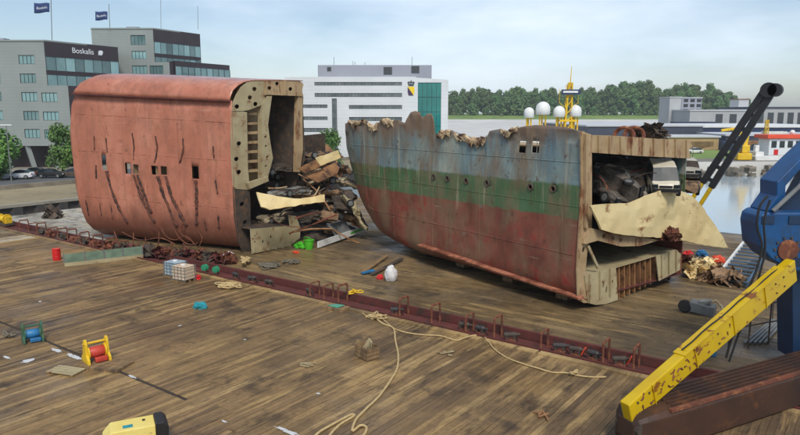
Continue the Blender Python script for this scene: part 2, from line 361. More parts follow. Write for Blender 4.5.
tag(mb.build('sheet_pile_wall', m_pile, None, solid=.03), 'dark corrugated sheet pile wall below the sandy quay apron', 'quay wall')
mb = MB(); mb.bx(-79.9, -78.9, -20, 171, .31, .62); tag(mb.build('quay_coping', m_concrete), 'pale coping along the top of the sheet pile wall', 'coping')
mb = MB(); mb.bx(-97.3, -96.7, -150, 171, .4, 1.05); tag(mb.build('retaining_wall', m_bank), 'low wall between the sandy quay apron and the parking road', 'wall')
m_palecon = MAT('pale_concrete', S(206, 203, 196), S(184, 182, 176), .03, rough=.8, bump=.05)
slab('far_bank', m_palecon, [(58, 141), (420, 175), (1900, 175), (1900, 600), (-300, 600), (-300, 420), (30, 420), (32, 160)], .3, ZW-1)
slab('bank_yard', MAT('yard_gravel', S(128, 122, 112), S(104, 100, 92), .2, rough=.9, bump=.3), [(60, 142.2), (420, 176), (420, 410), (66, 410)], .304, .2)
mb = MB(); rr = random.Random(3)                                # rock armour at the far water edge
for i in range(420):
    t = rr.random(); r0 = 34+t*240; f0 = 158-(r0-34)*.62 if r0 < 58 else 141+(r0-58)*.094
    s = rr.uniform(.5, 1.3); m = Matrix.Rotation(rr.random()*6, 3, 'Z') @ Matrix.Rotation(rr.random()*3, 3, 'X')
    mb.box(CFR(r0, f0-rr.uniform(0, 3.5), ZW+rr.uniform(0, 1.8)), (s*1.3, s, s*.8), m)
stuff(tag(mb.build('rock_armour', m_bank), 'grey rock armour along the far water edge', 'rocks'))
slab('bank_grass', m_grass, [(40, 166), (66, 152), (110, 158), (130, 186), (60, 190)], .32, .2)
mb = MB(); mb.add([CFR(-300, 590, .1), CFR(900, 590, .1), CFR(900, 640, 4.0), CFR(-300, 640, 4.0)], [(0, 1, 2, 3)]); structure(mb.build('dike_apron', m_palecon))
mb = MB(); mb.add([CFR(-300, 640.2, 4.0), CFR(900, 640.2, 4.0), CFR(900, 690, 8), CFR(-300, 690, 8), CFR(-300, 1200, 8), CFR(900, 1200, 8)], [(0, 1, 2, 3), (3, 2, 5, 4)])
structure(mb.build('dike', m_grass))
mb = MB(); mb.add([CFR(-1950, 600, .1), CFR(1950, 600, .1), CFR(1950, 2390, .1), CFR(-1950, 2390, .1)], [(0, 1, 2, 3)]); structure(mb.build('ground', m_grass))

# ------------------------------------------------------------------ barges
RAIL0, RAIL1 = 27.35, 28.75
def in_view(p, mgn=70):
    q = Vector(p)-CP
    if q.dot(CF) < 2: return False
    x, y, w = proj(p); return -mgn < x < 800+mgn and 60 < y < 435+mgn
def plank_box(mb, x0, x1, y0, y1, z1, tone, rr, th=.16):
    j = lambda a: rr.uniform(-a, a)
    e = .007; dz = j(.009); tl = [j(.006) for _ in range(4)]
    P = [(x0+e, y0+e), (x1-e, y0+e), (x1-e, y1-e), (x0+e, y1-e)]
    mb.hexa([(x, y, z1-th) for x, y in P]+[(x, y, z1+dz+tl[i]) for i, (x, y) in enumerate(P)]); mb.tone += [tone]*8
def deck(root, planks, mat, z1, seed):
    rr = random.Random(seed); L = []
    for (x0, x1, y0, y1, tone) in planks:
        c = ((x0+x1)/2, (y0+y1)/2, z1)
        cs = [(x0, y0, z1), (x1, y0, z1), (x1, y1, z1), (x0, y1, z1)]
        vis = [p for p in cs+[c] if in_view(p)]
        if not vis: continue
        q = (Vector(c)-CP).length; L.append(((x1-x0)*(y1-y0)/q**3, x0, x1, y0, y1, tone))
    L.sort(reverse=True)
    rest = MB()
    for i, (_, x0, x1, y0, y1, tone) in enumerate(L):
        if i < 295:
            mb = MB(); plank_box(mb, x0, x1, y0, y1, z1, tone, rr); mb.build('plank', mat, root, True)
        else: plank_box(rest, x0, x1, y0, y1, z1, tone, rr)
    if rest.v: stuff(rest.build('distant_planks', mat, root, True))
rr = random.Random(21)
near = thing('barge', 'barge with worn brown timber deck where the winches and loose ropes lie', 'barge', (-25, 12, 0))
mb = MB(); mb.bx(-110, 26, -12, RAIL0-.05, ZW-.3, -.17); mb.build('hull', m_dark, near, True)
m_bed = MAT('deck_dirt', S(64, 52, 41), S(50, 41, 33), .6, rough=.95, bump=.4)
mb = MB(); mb.bx(-109, 25.9, -11.9, RAIL0-.5, -.165, -.018); mb.build('deck_bed', m_bed, near, True)
planks = []; x = -96.0; gi = 0
while x < 22:
    nb = rr.choice((8, 11, 14, 18)); off = rr.uniform(-1.6, 1.6); gt = rr.uniform(-.16, .16)
    for k in range(nb):
        w = rr.uniform(.20, .31); ys = [-4, 2.4+off, 8.4+off*.8, 14.3+(0 if x < -20.5 else off*.5), 20.7+off, RAIL0-.45]
        for a, b in zip(ys, ys[1:]):
            if abs(a-14.3) < .01 and x < -21: a += .16
            t = min(1 if x < -58 else .86, max(0, rr.gauss(.42, .09)+gt+rr.choice((0, 0, 0, 0, 0, 0, 0, 0, .3, -.25)) + (.5 if x < -60 else 0)))  # left planks paler: bleached wood plus wet reflection put into the tone
            planks.append((x, x+w, a, b, t))
        x += w
deck(near, planks, m_wood, 0, 5)
mb = MB(); xx = -96; 
while xx < 22: mb.bx(xx+.02, xx+5.9, RAIL0-.43, RAIL0-.05, -.16, .06); mb.tone += [.9 if xx > -40 else .7]*8; xx += 6
mb.build('edge_timber', m_wood, near, True)

far = thing('barge', 'barge whose timber deck carries the two cut ship sections', 'barge', (-30, 45, 0))
mb = MB(); mb.bx(-74.9, 4, RAIL1+.02, 66, ZW-.3, -.17); mb.build('hull', m_dark, far, True)
mb = MB(); mb.bx(-74.8, 3.9, RAIL1+.36, 65.8, -.165, -.018); mb.build('deck_bed', m_bed, far, True)
planks = []; y = RAIL1+.35; gi = 0
while y < 65.5:
    w = .55; off = 3.2 if gi % 2 else 0; off += 1.5*((gi//5) % 3); x = -96.0+off-6
    while x < 4:
        a, b = max(x, -74.8), min(x+6.4, 4)
        t = min(1, max(0, rr.gauss(.5, .10)+(.6 if x < -59 else 0)-(.12 if x > -12 else 0)))  # same pale left end, wet reflection painted in with the bleaching
        if b-a > .3: planks.append((a, b, y, min(y+w, 65.8), t))
        x += 6.4
    y += w; gi += 1
deck(far, planks, m_wood2, 0, 6)
# red steel edge channel between the decks: belongs to the far barge
mb = MB(); mb.bx(-74.9, 4, RAIL0+.12, RAIL1-.02, -.6, -.12); mb.build('edge_channel', m_redsteel, far, True)
mb = MB(); mb.bx(-74.9, 4, RAIL1+.02, RAIL1+.2, -.12, .3); mb.build('coaming', m_redsteel, far, True)
mb = MB(); mb.bx(-74.9, 4, RAIL0+.02, RAIL0+.1, -.6, .12); mb.build('kerb_flange', m_redsteel, far, True)
st = MB(); st.tube([(0, 0, -.15), (0, 0, .85), (0, .06, .92), (0, .74, .92), (0, .8, .85), (0, .8, -.15)], .055, 6)
st_me = st.build('staple_bracket', m_rust, far)
st_mesh = st_me.data
def staple(x, y0=RAIL0+.3, h=1.0, first=[True]):
    if first[0]: o = st_me; first[0] = False
    else: o = bpy.data.objects.new('staple_bracket', st_mesh); col.objects.link(o); o.parent = far
    o.location = (x, y0, -.02); o.scale = (1, 1, h)
for px, py in ((9, 236), (18, 238), (27, 240), (36, 243), (47, 245), (58, 247), (70, 250), (84, 253), (97, 256), (110, 259), (312, 300), (326, 303), (341, 306), (404, 319), (436, 326), (469, 334), (498, 340), (545, 350), (606, 364), (637, 370)):
    p = G(px, py-4); staple(p.x-far.location.x, RAIL0+.3-far.location.y, 1+.12*math.sin(px))

# ------------------------------------------------------------------ ship section A: pink-red hull lying on its side
AX1 = -40.18
A0 = Vector((-54.64, 29.37, 0)); A1 = Vector((AX1, 32.95, 0)); Ad = (A1-A0).normalized(); An = Vector((-Ad.y, Ad.x, 0)); AL = (A1-A0).length
secA = thing('ship_section', 'faded pink-red hull section lying on its side, open cut end full of wreckage', 'ship section', (-47, 34, 0))
Aleft = [(0, -.2), (1.26, -1.0), (4, -1.7), (8.6, -2.0), (11, -1.6), (12.58, -.7), (13.8, .5)]
Aprof = [(3.2, 0.05), (2.0, .12), (1.2, .35), (.55, .85), (.2, 1.5), (.05, 2.3), (0, 3.2), (0, 4.3), (0, 5.4), (0, 6.5), (.02, 7.6), (.04, 8.7), (.06, 9.8), (.1, 10.9), (.14, 11.85)]
Atop = [(.0, 11.8), (.08, 12.15), (.35, 12.65), (.8, 13.0), (1.4, 13.28), (2.2, 13.42), (3.6, 13.5), (5.4, 13.55), (7.8, 13.6)]
def Apt(s, q):          # s in metres from the left base corner, q = (inset, z at the right end)
    f = max(0, min(1, s/AL)); z = q[1]*(1+.06*(1-f)) if q[1] > 3 else q[1]
    return A0+Ad*s+Vector((0, 1, 0))*q[0]+Vector((0, 0, z))
def Ainv(px, py):
    p = PL(px, py, A0, An); s = (p-A0).dot(Ad); f = max(0, min(1, s/AL)); return s, p.z/(1+.06*(1-f))
holesA = []
for (x0, x1, y0, y1) in ((101.5, 107, 155, 170), (125, 131.5, 163, 174), (133, 139, 164, 174), (151.5, 158, 165.5, 175), (160.5, 167, 166, 175), (191.5, 199, 166, 179)):
    a = Ainv(x0, y0); b = Ainv(x1, y1); holesA.append((a[0], b[0], min(a[1], b[1]), max(a[1], b[1])))
ss = sorted(set([round(-2.2+i*(AL+2.2)/86, 3) for i in range(87)]+[round(h[k], 3) for h in holesA for k in (0, 1)]))
def prof_at(z):
    for (i0, z0), (i1, z1) in zip(Aprof, Aprof[1:]):
        if z0 <= z <= z1: return (i0+(i1-i0)*(z-z0)/(z1-z0), z)
zs = sorted(set([p[1] for p in Aprof]+[round(h[k], 3) for h in holesA for k in (2, 3)]))
def shell(mb, ss, profs, lo, skip, fn):
    b = len(mb.v); m = len(profs)
    for s in ss:
        for q in profs: mb.v.append(fn(max(s, lo(q)), q))
    for i in range(len(ss)-1):
        for j in range(m-1):
            if ss[i+1] <= lo(profs[j])+1e-3 and ss[i+1] <= lo(profs[j+1])+1e-3: continue
            if skip((ss[i]+ss[i+1])/2, (profs[j][1]+profs[j+1][1])/2): continue
            mb.f.append((b+i*m+j, b+(i+1)*m+j, b+(i+1)*m+j+1, b+i*m+j+1))
loA = lambda q: interp(Aleft, q[1])
def AptN(s, q):         # slightly buckled plating
    p = Apt(s, q); return p-An*(.07*nz(p, .35)+.045*nz(p, 1.1)+.012*math.cos(s*7.85))
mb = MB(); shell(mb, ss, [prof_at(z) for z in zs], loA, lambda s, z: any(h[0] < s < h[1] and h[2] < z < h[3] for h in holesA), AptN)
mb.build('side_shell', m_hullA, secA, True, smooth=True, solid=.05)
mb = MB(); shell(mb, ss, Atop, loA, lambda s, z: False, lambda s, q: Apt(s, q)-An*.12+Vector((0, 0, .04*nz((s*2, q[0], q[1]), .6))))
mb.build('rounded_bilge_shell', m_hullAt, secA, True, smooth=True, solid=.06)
mb = MB(); mb.beam(Apt(-1.4, (-.2, 11.82)), Apt(AL, (-.2, 11.82)), .18, .1); mb.build('bilge_keel_strip', m_redsteel, secA, True)
mb = MB(); mb.add([Apt(0, (3.0, .06)), Apt(AL, (3.0, .06)), Vector((AX1, 47, .06)), Vector((-54, 47, .06))], [(0, 1, 2, 3)]); mb.build('lower_plating', m_dark, secA, True, solid=.05)
mb = MB(); mb.add([(-54.2, 46.5, .1), (AX1-3, 46.5, .1), (AX1-3, 46.5, 9), (-54.2, 46.5, 8)], [(0, 1, 2, 3)]); mb.build('inner_bulkhead', m_dark, secA, True, solid=.06)
mb = MB(); mb.add([(-53.6, 33, .1), (-53.6, 46.4, .1), (-53.6, 46.4, 8.5), (-53.8, 38, 13), (-53.8, 33, 13)], [(0, 1, 2, 3, 4)]); mb.build('end_bulkhead', m_dark, secA, True, solid=.06)
mb = MB(); mb.add([Apt(-.5, (7.7, 13.5)), Apt(AL-.1, (7.7, 13.5)), Apt(AL-.1, (7.9, 7.0)), Apt(AL-3, (7.9, .2)), Apt(-.5, (7.9, .2))], [(0, 1, 2, 3, 4)]); mb.build('inner_shell_backing', m_dark, secA, True, solid=.06)  # backing sheet, extended to keep the holes and cut end dark
for k in range(1, 6):            # frames behind the holes and along the inside
    s = k*2.35; mb = MB()
    mb.plate([(.15, 1.8), (1.5, 1.6), (1.5, 11.4), (7.6, 12.0), (7.6, 13.4), (2.3, 13.25), (.5, 12.3), (.2, 11.6)], [circ((.85, z), .25, 8) for z in (3, 5, 7, 9)], lambda a, b, d: Apt(s+d, (a, b)), .05)
    mb.build('web_frame', m_beige_rust, secA, True)
for k in range(4):               # weld seams on the side plating
    sx_ = 2.2+k*3.7; MB().tube([AptN(sx_, q)-An*.028 for q in Aprof[3:]], .022, 4).build('weld_seam', m_hullA, secA, True)
for zz in (3.6, 7.3, 10.2):
    MB().tube([AptN(-1.2+i*.5, prof_at(zz))-An*.028 for i in range(33) if -1.2+i*.5 < AL], .022, 4).build('weld_seam', m_hullA, secA, True)
# cut end: web frames traced on the end plane
def endplate(name, poly, holes, x, t, mat, parent, hr=(1.9, 2.0)):
    q = [PX(px, py, x) for px, py in poly]; mb = MB()
    hs = []
    for h in holes:
        c = PX(h[0], h[1], x); r = h[2]/13.0; hs.append(circ((c.y, c.z), r*1.15, 9, r*(1.5 if len(h) < 4 else h[3])))
    mb.plate([(p.y, p.z) for p in q], hs, lambda a, b, d: (x-d, a, b), t)
    return mb.build(name, mat, parent, True)
endplate('bilge_web', [(232.5, 104), (236, 95), (241, 87), (247, 82), (255, 79.5), (264.5, 80), (264.5, 104), (249, 110), (243, 111), (231.5, 111)], [(237, 106.5, 2), (250, 97.5, 2), (254.5, 89, 2), (255.5, 104, 2)], AX1, .06, m_beige, secA)
endplate('side_web', [(231.5, 111.5), (243, 111.5), (247, 112), (248, 168), (250, 190), (236.5, 189), (233, 186), (231, 150)], [(239, 143.5, 2), (236.5, 159, 2), (239, 172, 2)], AX1, .06, m_beige, secA)
endplate('lower_side_web', [(236.5, 189.5), (250, 190.5), (251, 232), (253, 240), (249, 255), (243, 254), (238, 240), (234, 215), (233, 187)], [(242, 204, 2), (245, 222, 2)], AX1, .06, m_dark, secA)
endplate('top_web', [(265, 80), (300, 81), (303.5, 84), (302, 91), (303.5, 96), (285, 95.5), (265, 94.5)], [(269.5, 88, 1.9), (277, 83.5, 1.7), (290.5, 89, 1.9)], AX1, .06, m_beige_rust, secA)
for (x0, x1) in ((265.2, 266.3), (284.5, 286)):
    endplate('stiffener', [(x0, 80.5), (x1, 80.5), (x1, 95), (x0, 95)], [], AX1+.12, .14, m_beige_rust, secA)
endplate('inner_column', [(262, 104), (267, 96), (272, 96), (268, 125), (270, 140), (273, 158), (270, 170), (268, 178), (262, 180)], [(265.5, 137, 1.1), (266, 146, 1.1), (267.5, 157, 1.2), (266, 166, 1.1)], AX1+.05, .5, m_beige, secA)
endplate('far_column', [(298, 96), (303.5, 96.5), (302.5, 120), (303, 150), (300, 172), (296.5, 172), (297, 130)], [], AX1-.1, .4, m_beige_rust, secA)
endplate('middle_column', [(285, 96), (288.5, 96), (288, 150), (285, 165), (283, 130)], [], AX1-2.6, .3, m_beige_rust, secA)
endplate('lower_stringer', [(248, 183), (268, 176.5), (269, 181), (262, 184), (250, 189)], [], AX1+.4, .3, m_beige, secA)
for k in range(7):                # horizontal stringers in the recess behind the side web
    y0 = 113+k*9.5; endplate('stringer', [(247.5, y0), (262, y0-1), (262, y0+1.6), (247.5, y0+2.4)], [], AX1-.5-.1*(k % 2), .9, m_beige_rust, secA)
endplate('recess_plating', [(247, 111), (263, 105), (263, 182), (249, 188)], [], AX1-1.6, .05, m_beige_rust, secA)
bxp = [(250.5, 229), (275, 227), (290, 226), (288.5, 215), (296, 216), (300.5, 228), (300, 238), (290, 246), (270, 250), (252, 254)]
endplate('double_bottom_web', bxp, [(255, 242, 1.1, .9), (263, 241.5, 1.6, .7), (271, 237, 1.6, .7), (290.5, 234, 1.4, .9), (255, 236, 1.0, .9)], AX1+1.2, .06, m_beige, secA)
q = [PX(px, py, AX1+1.15) for px, py in ((250.5, 229), (290, 226))]; mb = MB()
mb.add([q[0], q[1], q[1]+Vector((-9, 0, 0)), q[0]+Vector((-9, 0, 0))], [(0, 1, 2, 3)]); mb.build('inner_bottom_plating', m_dark, secA, True, solid=.06)
for k in range(6):
    px = 254+k*7.2; endplate('bottom_bracket', [(px, 246.5-k*.9), (px+1.4, 246.3-k*.9), (px+1.4, 252.6-k*1.15), (px, 253-k*1.15)], [], AX1+1.32, .1, m_beige, secA)
# drag scars and slits on the pink shell
m_scar = MAT('rust_scar', S(120, 70, 50), S(70, 45, 36), 3.5, rough=.9, stain=S(44, 34, 30), sscale=3, sthr=(.46, .58), bump=.7)
def scar(path, w, mat, name):
    pts = []
    for i, (px, py) in enumerate(path):
        s, z = Ainv(px, py); q = prof_at(max(.1, min(11.8, z))); pts.append(Apt(s, q)-An*.03)
    pts = catmull(pts, 7); mb = MB()
    mb.tube([p+Vector((.05*nz(p, 3, 1), 0, .05*nz(p, 3, 2))) for p in pts], [w*(.55+.9*abs(nz(p, 2.9, 3))) for p in pts], 6); mb.build(name, mat, secA, True, smooth=True)
for path in ([(107, 171), (112, 190), (118, 205), (126, 222)], [(134, 175), (140, 192), (147, 208), (154, 222)], [(138, 175), (145, 195), (152, 212)], [(158, 176), (164, 195), (170, 210), (176, 226)], [(166, 176), (172, 196), (180, 212), (186, 226)], [(196, 180), (197, 195), (197, 210), (196, 224)]):
    scar(path, .19, m_scar, 'drag_scar')
for path in ([(106, 138), (107.5, 152)], [(132, 133), (134, 146), (134, 160)], [(155, 136), (157, 148), (155, 163)], [(183, 138), (183, 150), (180, 163)], [(94, 136), (95, 150)], [(213, 146), (214, 158)], [(96, 165), (97, 178)], [(100, 203), (101, 214)], [(111, 205), (112, 218)], [(216, 180), (218, 194)], [(204, 218), (205, 230)], [(86, 200), (88, 214)], [(218, 215), (218, 228)]):
    scar(path, .10, m_scar, 'weld_scar')
for path in ([(122, 232), (140, 240), (160, 238), (175, 244)], [(172, 222), (178, 236), (188, 244), (198, 243)], [(184, 222), (180, 232), (190, 240)], [(160, 226), (166, 236), (175, 240), (186, 236), (196, 246)], [(196, 228), (202, 238), (198, 248)]):
    pts = [PL(px, py, A0-An*.35, An) for px, py in path]; mb = MB(); mb.tube(catmull(pts, 6), .045, 5)
    tag(mb.build('loose_chain', m_rust), 'rusty chains hanging loosely in front of the pink hull plating', 'chain', 'chains in front of the pink section')

# ------------------------------------------------------------------ ship section B: blue, green and red hull side
BZ = .55; B0 = G(577, 303, BZ); B0.z = 0; Bd = Vector((-.946, .323, 0)).normalized(); Bw = Vector((.28, .96, 0)).normalized()
Bn = Vector((-Bd.y, Bd.x, 0)); Bn = Bn if Bn.y > 0 else -Bn       # from the plating into the hull
BE = Vector((Bw.y, -Bw.x, 0))                                      # out of the cut end
secB = thing('ship_section', 'hull section banded blue, green and red with torn top edge, wrecked cars inside', 'ship section', (-25, 45, 0))
def Binv(px, py):
    p = PL(px, py, B0, Bn); return (p-B0).dot(Bd), p.z
Bl = sorted([Binv(*p)[::-1] for p in ((337.5, 124), (338, 130), (340, 148), (344, 168), (350, 190), (357, 208), (365, 222), (374, 234), (385, 243), (398, 250))])
topline = [Binv(*p) for p in ((580, 131), (566, 127), (552, 125.5), (536, 125), (527, 126), (520, 127), (513, 129), (508, 133), (499, 129), (490, 131), (486, 138), (470, 139), (464, 134), (458, 136), (452, 130), (446, 131), (440, 132), (434.5, 136), (434, 125), (433, 117), (430, 113.5), (427, 113.5), (424, 117), (422, 116), (419, 112), (415, 111), (410, 112.5), (407.5, 117), (406, 123), (398, 120), (391, 121), (384, 118), (379, 122), (374, 127), (370, 124), (366, 120), (356, 122), (347, 121), (337, 124))]
topline.sort()
ztop = lambda s: interp(topline, s)
smax = lambda z: interp(Bl, z)
holesB = []; ports = []
for (px, py) in ((434, 177), (448, 178.5), (467, 181), (487.5, 183), (530.5, 187), (553, 189)):
    s, z = Binv(px, py); holesB.append((s-.17, s+.17, z-.17, z+.17)); ports.append((s, z))
for (x0, x1, y0, y1) in ((519, 525.5, 141, 153), (532, 538.5, 141, 153)):
    a = Binv(x1, y1); b = Binv(x0, y0); holesB.append((a[0], b[0], a[1], b[1]))
sB = sorted(set([round(i*.32, 3) for i in range(90)]+[round(p[0], 3) for p in topline]+[round(h[k], 3) for h in holesB for k in (0, 1)]))
zB = sorted(set([BZ+q for q in (.04, .1, .22, .4, .62, .9)]+[round(BZ+1.2+i*.36, 3) for i in range(27)]+[round(h[k], 3) for h in holesB for k in (2, 3)]))
def Bpt(s, z, off=0):
    ins = 0
    if z < BZ+1.1: ins += 1.1-math.sqrt(max(0, 1.21-(BZ+1.1-z)**2))
    e = s-(smax(z)-5); ins += .03*e*e if e > 0 else 0
    p = B0+Bd*s+Vector((0, 0, z)); ins += .10*nz(p, .3)+.05*nz(p, .9)+(.15*nz(p, 1.4) if z > ztop(s)-.8 else 0)
    return p+Bn*(ins+off)
mb = MB(); nS, nZ = len(sB), len(zB)
for s in sB:
    for z in zB: zc = min(z, ztop(min(s, smax(z)))); mb.v.append(Bpt(min(s, smax(zc)), zc))
for i in range(nS-1):
    for j in range(nZ-1):
        sm, zm = (sB[i]+sB[i+1])/2, (zB[j]+zB[j+1])/2
        if any(h[0] < sm < h[1] and h[2] < zm < h[3] for h in holesB): continue
        if zB[j] >= max(ztop(sB[i]), ztop(sB[i+1])): continue
        if sB[i] >= max(smax(zB[j]), smax(zB[j+1])): continue
        mb.f.append((i*nZ+j, (i+1)*nZ+j, (i+1)*nZ+j+1, i*nZ+j+1))
sh = mb.build('side_shell', m_hullB, secB, True, smooth=True, solid=.05)
for zz in (3.2, 5.9, 8.3):         # weld seams on the banded plating
    MB().tube([Bpt(.2+i*.45, zz, -.03) for i in range(56) if .2+i*.45 < smax(zz)-.3 and ztop(.2+i*.45) > zz+.1], .022, 4).build('weld_seam', m_hullB, secB, True)
for sx_ in (3.4, 8.2, 13.1, 18.0, 22.4):
    MB().tube([Bpt(sx_, 1.0+i*.4, -.03) for i in range(24) if 1.0+i*.4 < ztop(sx_)-.15 and sx_ < smax(1.0+i*.4)-.2], .022, 4).build('weld_seam', m_hullB, secB, True)
for s, z in ports:
    mb = MB(); c = Bpt(s, z, -.04); pts = [c+Bd*.18*math.cos(a)+Vector((0, 0, .18*math.sin(a))) for a in [i*math.pi/6 for i in range(13)]]
    mb.tube(pts, .06, 5, False); mb.build('scupper_rim', m_dark, secB, True)
mb = MB(); pts = []
for i in range(25):
    t = i/24; s = 14.5*(1-t)-.2; z = BZ+.95-.6*t
    pts.append((s, z))
b = len(mb.v)
for s, z in pts:
    for dz, of in ((-.12, -.45), (.0, -.5), (.05, -.02), (-.1, .0)): mb.v.append(Bpt(max(s, 0), max(BZ+.25, z), of)+Vector((0, 0, dz))+Bd*min(s, 0))
for i in range(len(pts)-1):
    for j in range(4): mb.f.append((b+i*4+j, b+i*4+(j+1) % 4, b+(i+1)*4+(j+1) % 4, b+(i+1)*4+j))
mb.f += [(b, b+1, b+2, b+3), (b+len(pts)*4-1, b+len(pts)*4-2, b+len(pts)*4-3, b+len(pts)*4-4)]
mb.build('bilge_keel', MAT('pink_primer_keel', S(180, 118, 90), S(150, 90, 66), 1, rough=.7, stain=RUST, sscale=1.2, sthr=(.45, .6), bump=.4), secB, True)
def BB(s, w, z): return B0+Bd*s+Bw*w+Vector((0, 0, BZ+z*.95))
WB = 10.7                                                         # width of the section across the cut end
mb = MB(); mb.add([BB(0, 1.2, .05), BB(0, WB, .05), BB(25, WB-1, .05), BB(20, 1.8, .05)], [(0, 1, 2, 3)]); mb.build('bottom_plating', m_redsteel, secB, True, solid=.06)
mb = MB(); mb.add([BB(0, WB, .05), BB(25, WB-1, .05), BB(28, WB-.5, 8.2), BB(.2, WB, 8.2)], [(0, 1, 2, 3)]); mb.build('far_side_shell', m_hullB, secB, True, solid=.06)
mb = MB(); mb.add([BB(.2, .4, 9.0), BB(.2, WB, 8.6), BB(27, WB-.6, 8.3), BB(25, 1.8, 8.5)], [(0, 1, 2, 3)]); mb.build('upper_deck', m_beige_rust, secB, True, solid=.08)
mb = MB(); mb.add([BB(.3, .4, 3.6), BB(.3, WB, 3.0), BB(25, WB-.6, 3.2), BB(23, 1.2, 3.6)], [(0, 1, 2, 3)]); mb.build('car_deck', m_dark, secB, True, solid=.08)
mb = MB(); mb.add([BB(9, .4, .1), BB(9, WB-.4, .1), BB(9, WB-.4, 8.2), BB(9, .4, 8.4)], [(0, 1, 2, 3)]); mb.build('inner_bulkhead', m_dark, secB, True, solid=.06)
def endB(name, poly, holes, out, t, mat, parent=None):
    P = B0+BE*out; n = BE; q = [PL(px, py, P, n) for px, py in poly]; mb = MB()
    to2 = lambda p: ((p-P).dot(Bw), p.z)
    hs = []
    for h in holes:
        c = to2(PL(h[0], h[1], P, n)); hs.append(circ(c, h[3]/17, 8, h[2]/17*1.6))
    mb.plate([to2(p) for p in q], hs, lambda a, b, d: P+Bw*a+Vector((0, 0, b))-BE*d, t)
    return mb.build(name, mat, parent or secB, True)
endB('side_web_frame', [(581, 131), (591.5, 134.5), (592, 160), (592, 232), (588, 246), (585, 276), (588, 303), (584, 303), (578, 300), (577, 270), (579, 235), (581.5, 190)], [(584, 205, 1.2, 3), (583.5, 250, 1.2, 3.2)], .02, .08, m_beige_rust)
endB('web_flange', [(586.2, 134), (588.2, 134), (588, 228), (586, 228)], [], .22, .2, m_beige_rust)
endB('top_deck_beam', [(592, 135), (612, 135.5), (640, 137.5), (662, 139), (690, 140.5), (692.5, 146), (689, 150), (691, 158.5), (640, 156), (592, 152.5)], [], .05, .25, m_beige_rust)
for k in range(9):
    x = 599+k*11; y = 135.6+k*.55
    endB('beam_stiffener', [(x, y), (x+1, y), (x+1, y+17), (x, y+17)], [], .16, .11, m_beige_rust)
endB('car_deck_beam', [(591, 228), (612, 233), (640, 237), (660, 240), (640, 246), (621, 246.5), (598, 240.5), (586, 244)], [(604, 236, 1.6, 2.2), (613, 238, 1.6, 2.2), (621, 240, 1.6, 2.2)], .3, .3, m_beige_rust)
endB('double_bottom_web', [(584.5, 276), (599, 271.5), (616, 267.5), (618, 300), (606, 304), (596, 305), (588, 303)], [(590, 288, .8, 4.2), (603.5, 285, .8, 4), (606.5, 290, .8, 4), (612.5, 282, .8, 2.2)], .08, .06, m_beige)
endB('double_bottom_recess', [(618, 267), (656, 256.5), (659, 282), (636, 293), (618, 300)], [], -.9, .06, m_dark)
for k in range(8):
    x = 619+k*5.2; y0 = 267-k*1.42; y1 = 300-k*2.6
    endB('bottom_rib', [(x, y0), (x+.8, y0-.2), (x+.8, y1-.4), (x, y1)], [], -.1, .75, m_brown_plate)
endB('double_bottom_end_web', [(656, 256), (676, 250), (681, 254), (680, 270), (659, 281)], [], .2, .06, m_beige)
for k in (1, 3, 5):
    x = 659+k*3.6; endB('end_rib', [(x, 256-k*1.1), (x+.8, 255.8-k*1.1), (x+.8, 279-k*1.8), (x, 279.5-k*1.8)], [], .32, .1, m_beige)
for k in (1, 4, 7):
    x = 587+k*3.4; y = 275.5-k*1; endB('web_stiffener', [(x, y), (x+.7, y-.2), (x+.7, y+27.5), (x, y+27.5)], [], .2, .1, m_beige)
q0, q1, q2 = PL(584.5, 276, B0, BE), PL(616, 267.5, B0, BE), PL(676, 250, B0, BE)
mb = MB(); mb.add([q0, q1, q2, q2+Bd*8, q0+Bd*8], [(0, 1, 2, 3, 4)]); mb.build('inner_bottom_deck', m_beige, secB, True, solid=.06)
mb = MB(); mb.beam(PL(588, 246, B0+BE*.1, BE), PL(598, 268, B0+BE*.1, BE), .1, .16); mb.build('diagonal_brace', m_beige, secB, True)
for k in range(12):                # frames inside the plating, seen through the openings
    s = 1.4+k*2.0; mb = MB(); zt = min(8.1, ztop(s)-.4)
    mb.plate([(.12, 1.6), (1.0, 1.4), (.8, zt), (.12, zt)], [], lambda a, b, d: Bpt(s+d, b, a), .05); mb.build('frame', m_beige_rust, secB, True)
for k, (s_b, w_b) in enumerate(((2.2, 2.2), (2.2, 8), (7, 2.4), (7, 8), (12, 2.6), (12, 8), (17, 3), (17, 8.5))):
    p = B0+Bd*s_b+Bw*w_b; o = thing('keel_block', 'stacked timber keel block under the banded hull section', 'keel block', (p.x, p.y, .02), math.atan2(Bw.y, Bw.x), 'keel blocks under the banded section')
    for j in range(2): MB().bx(-.9, .9, -.45+.46*j, -.03+.46*j, 0, .28).build('timber', m_timber, o)
    for j in range(2): MB().bx(-.8+.85*j, -.05+.85*j, -.5, .5, .282, BZ-.03).build('timber', m_timber, o)
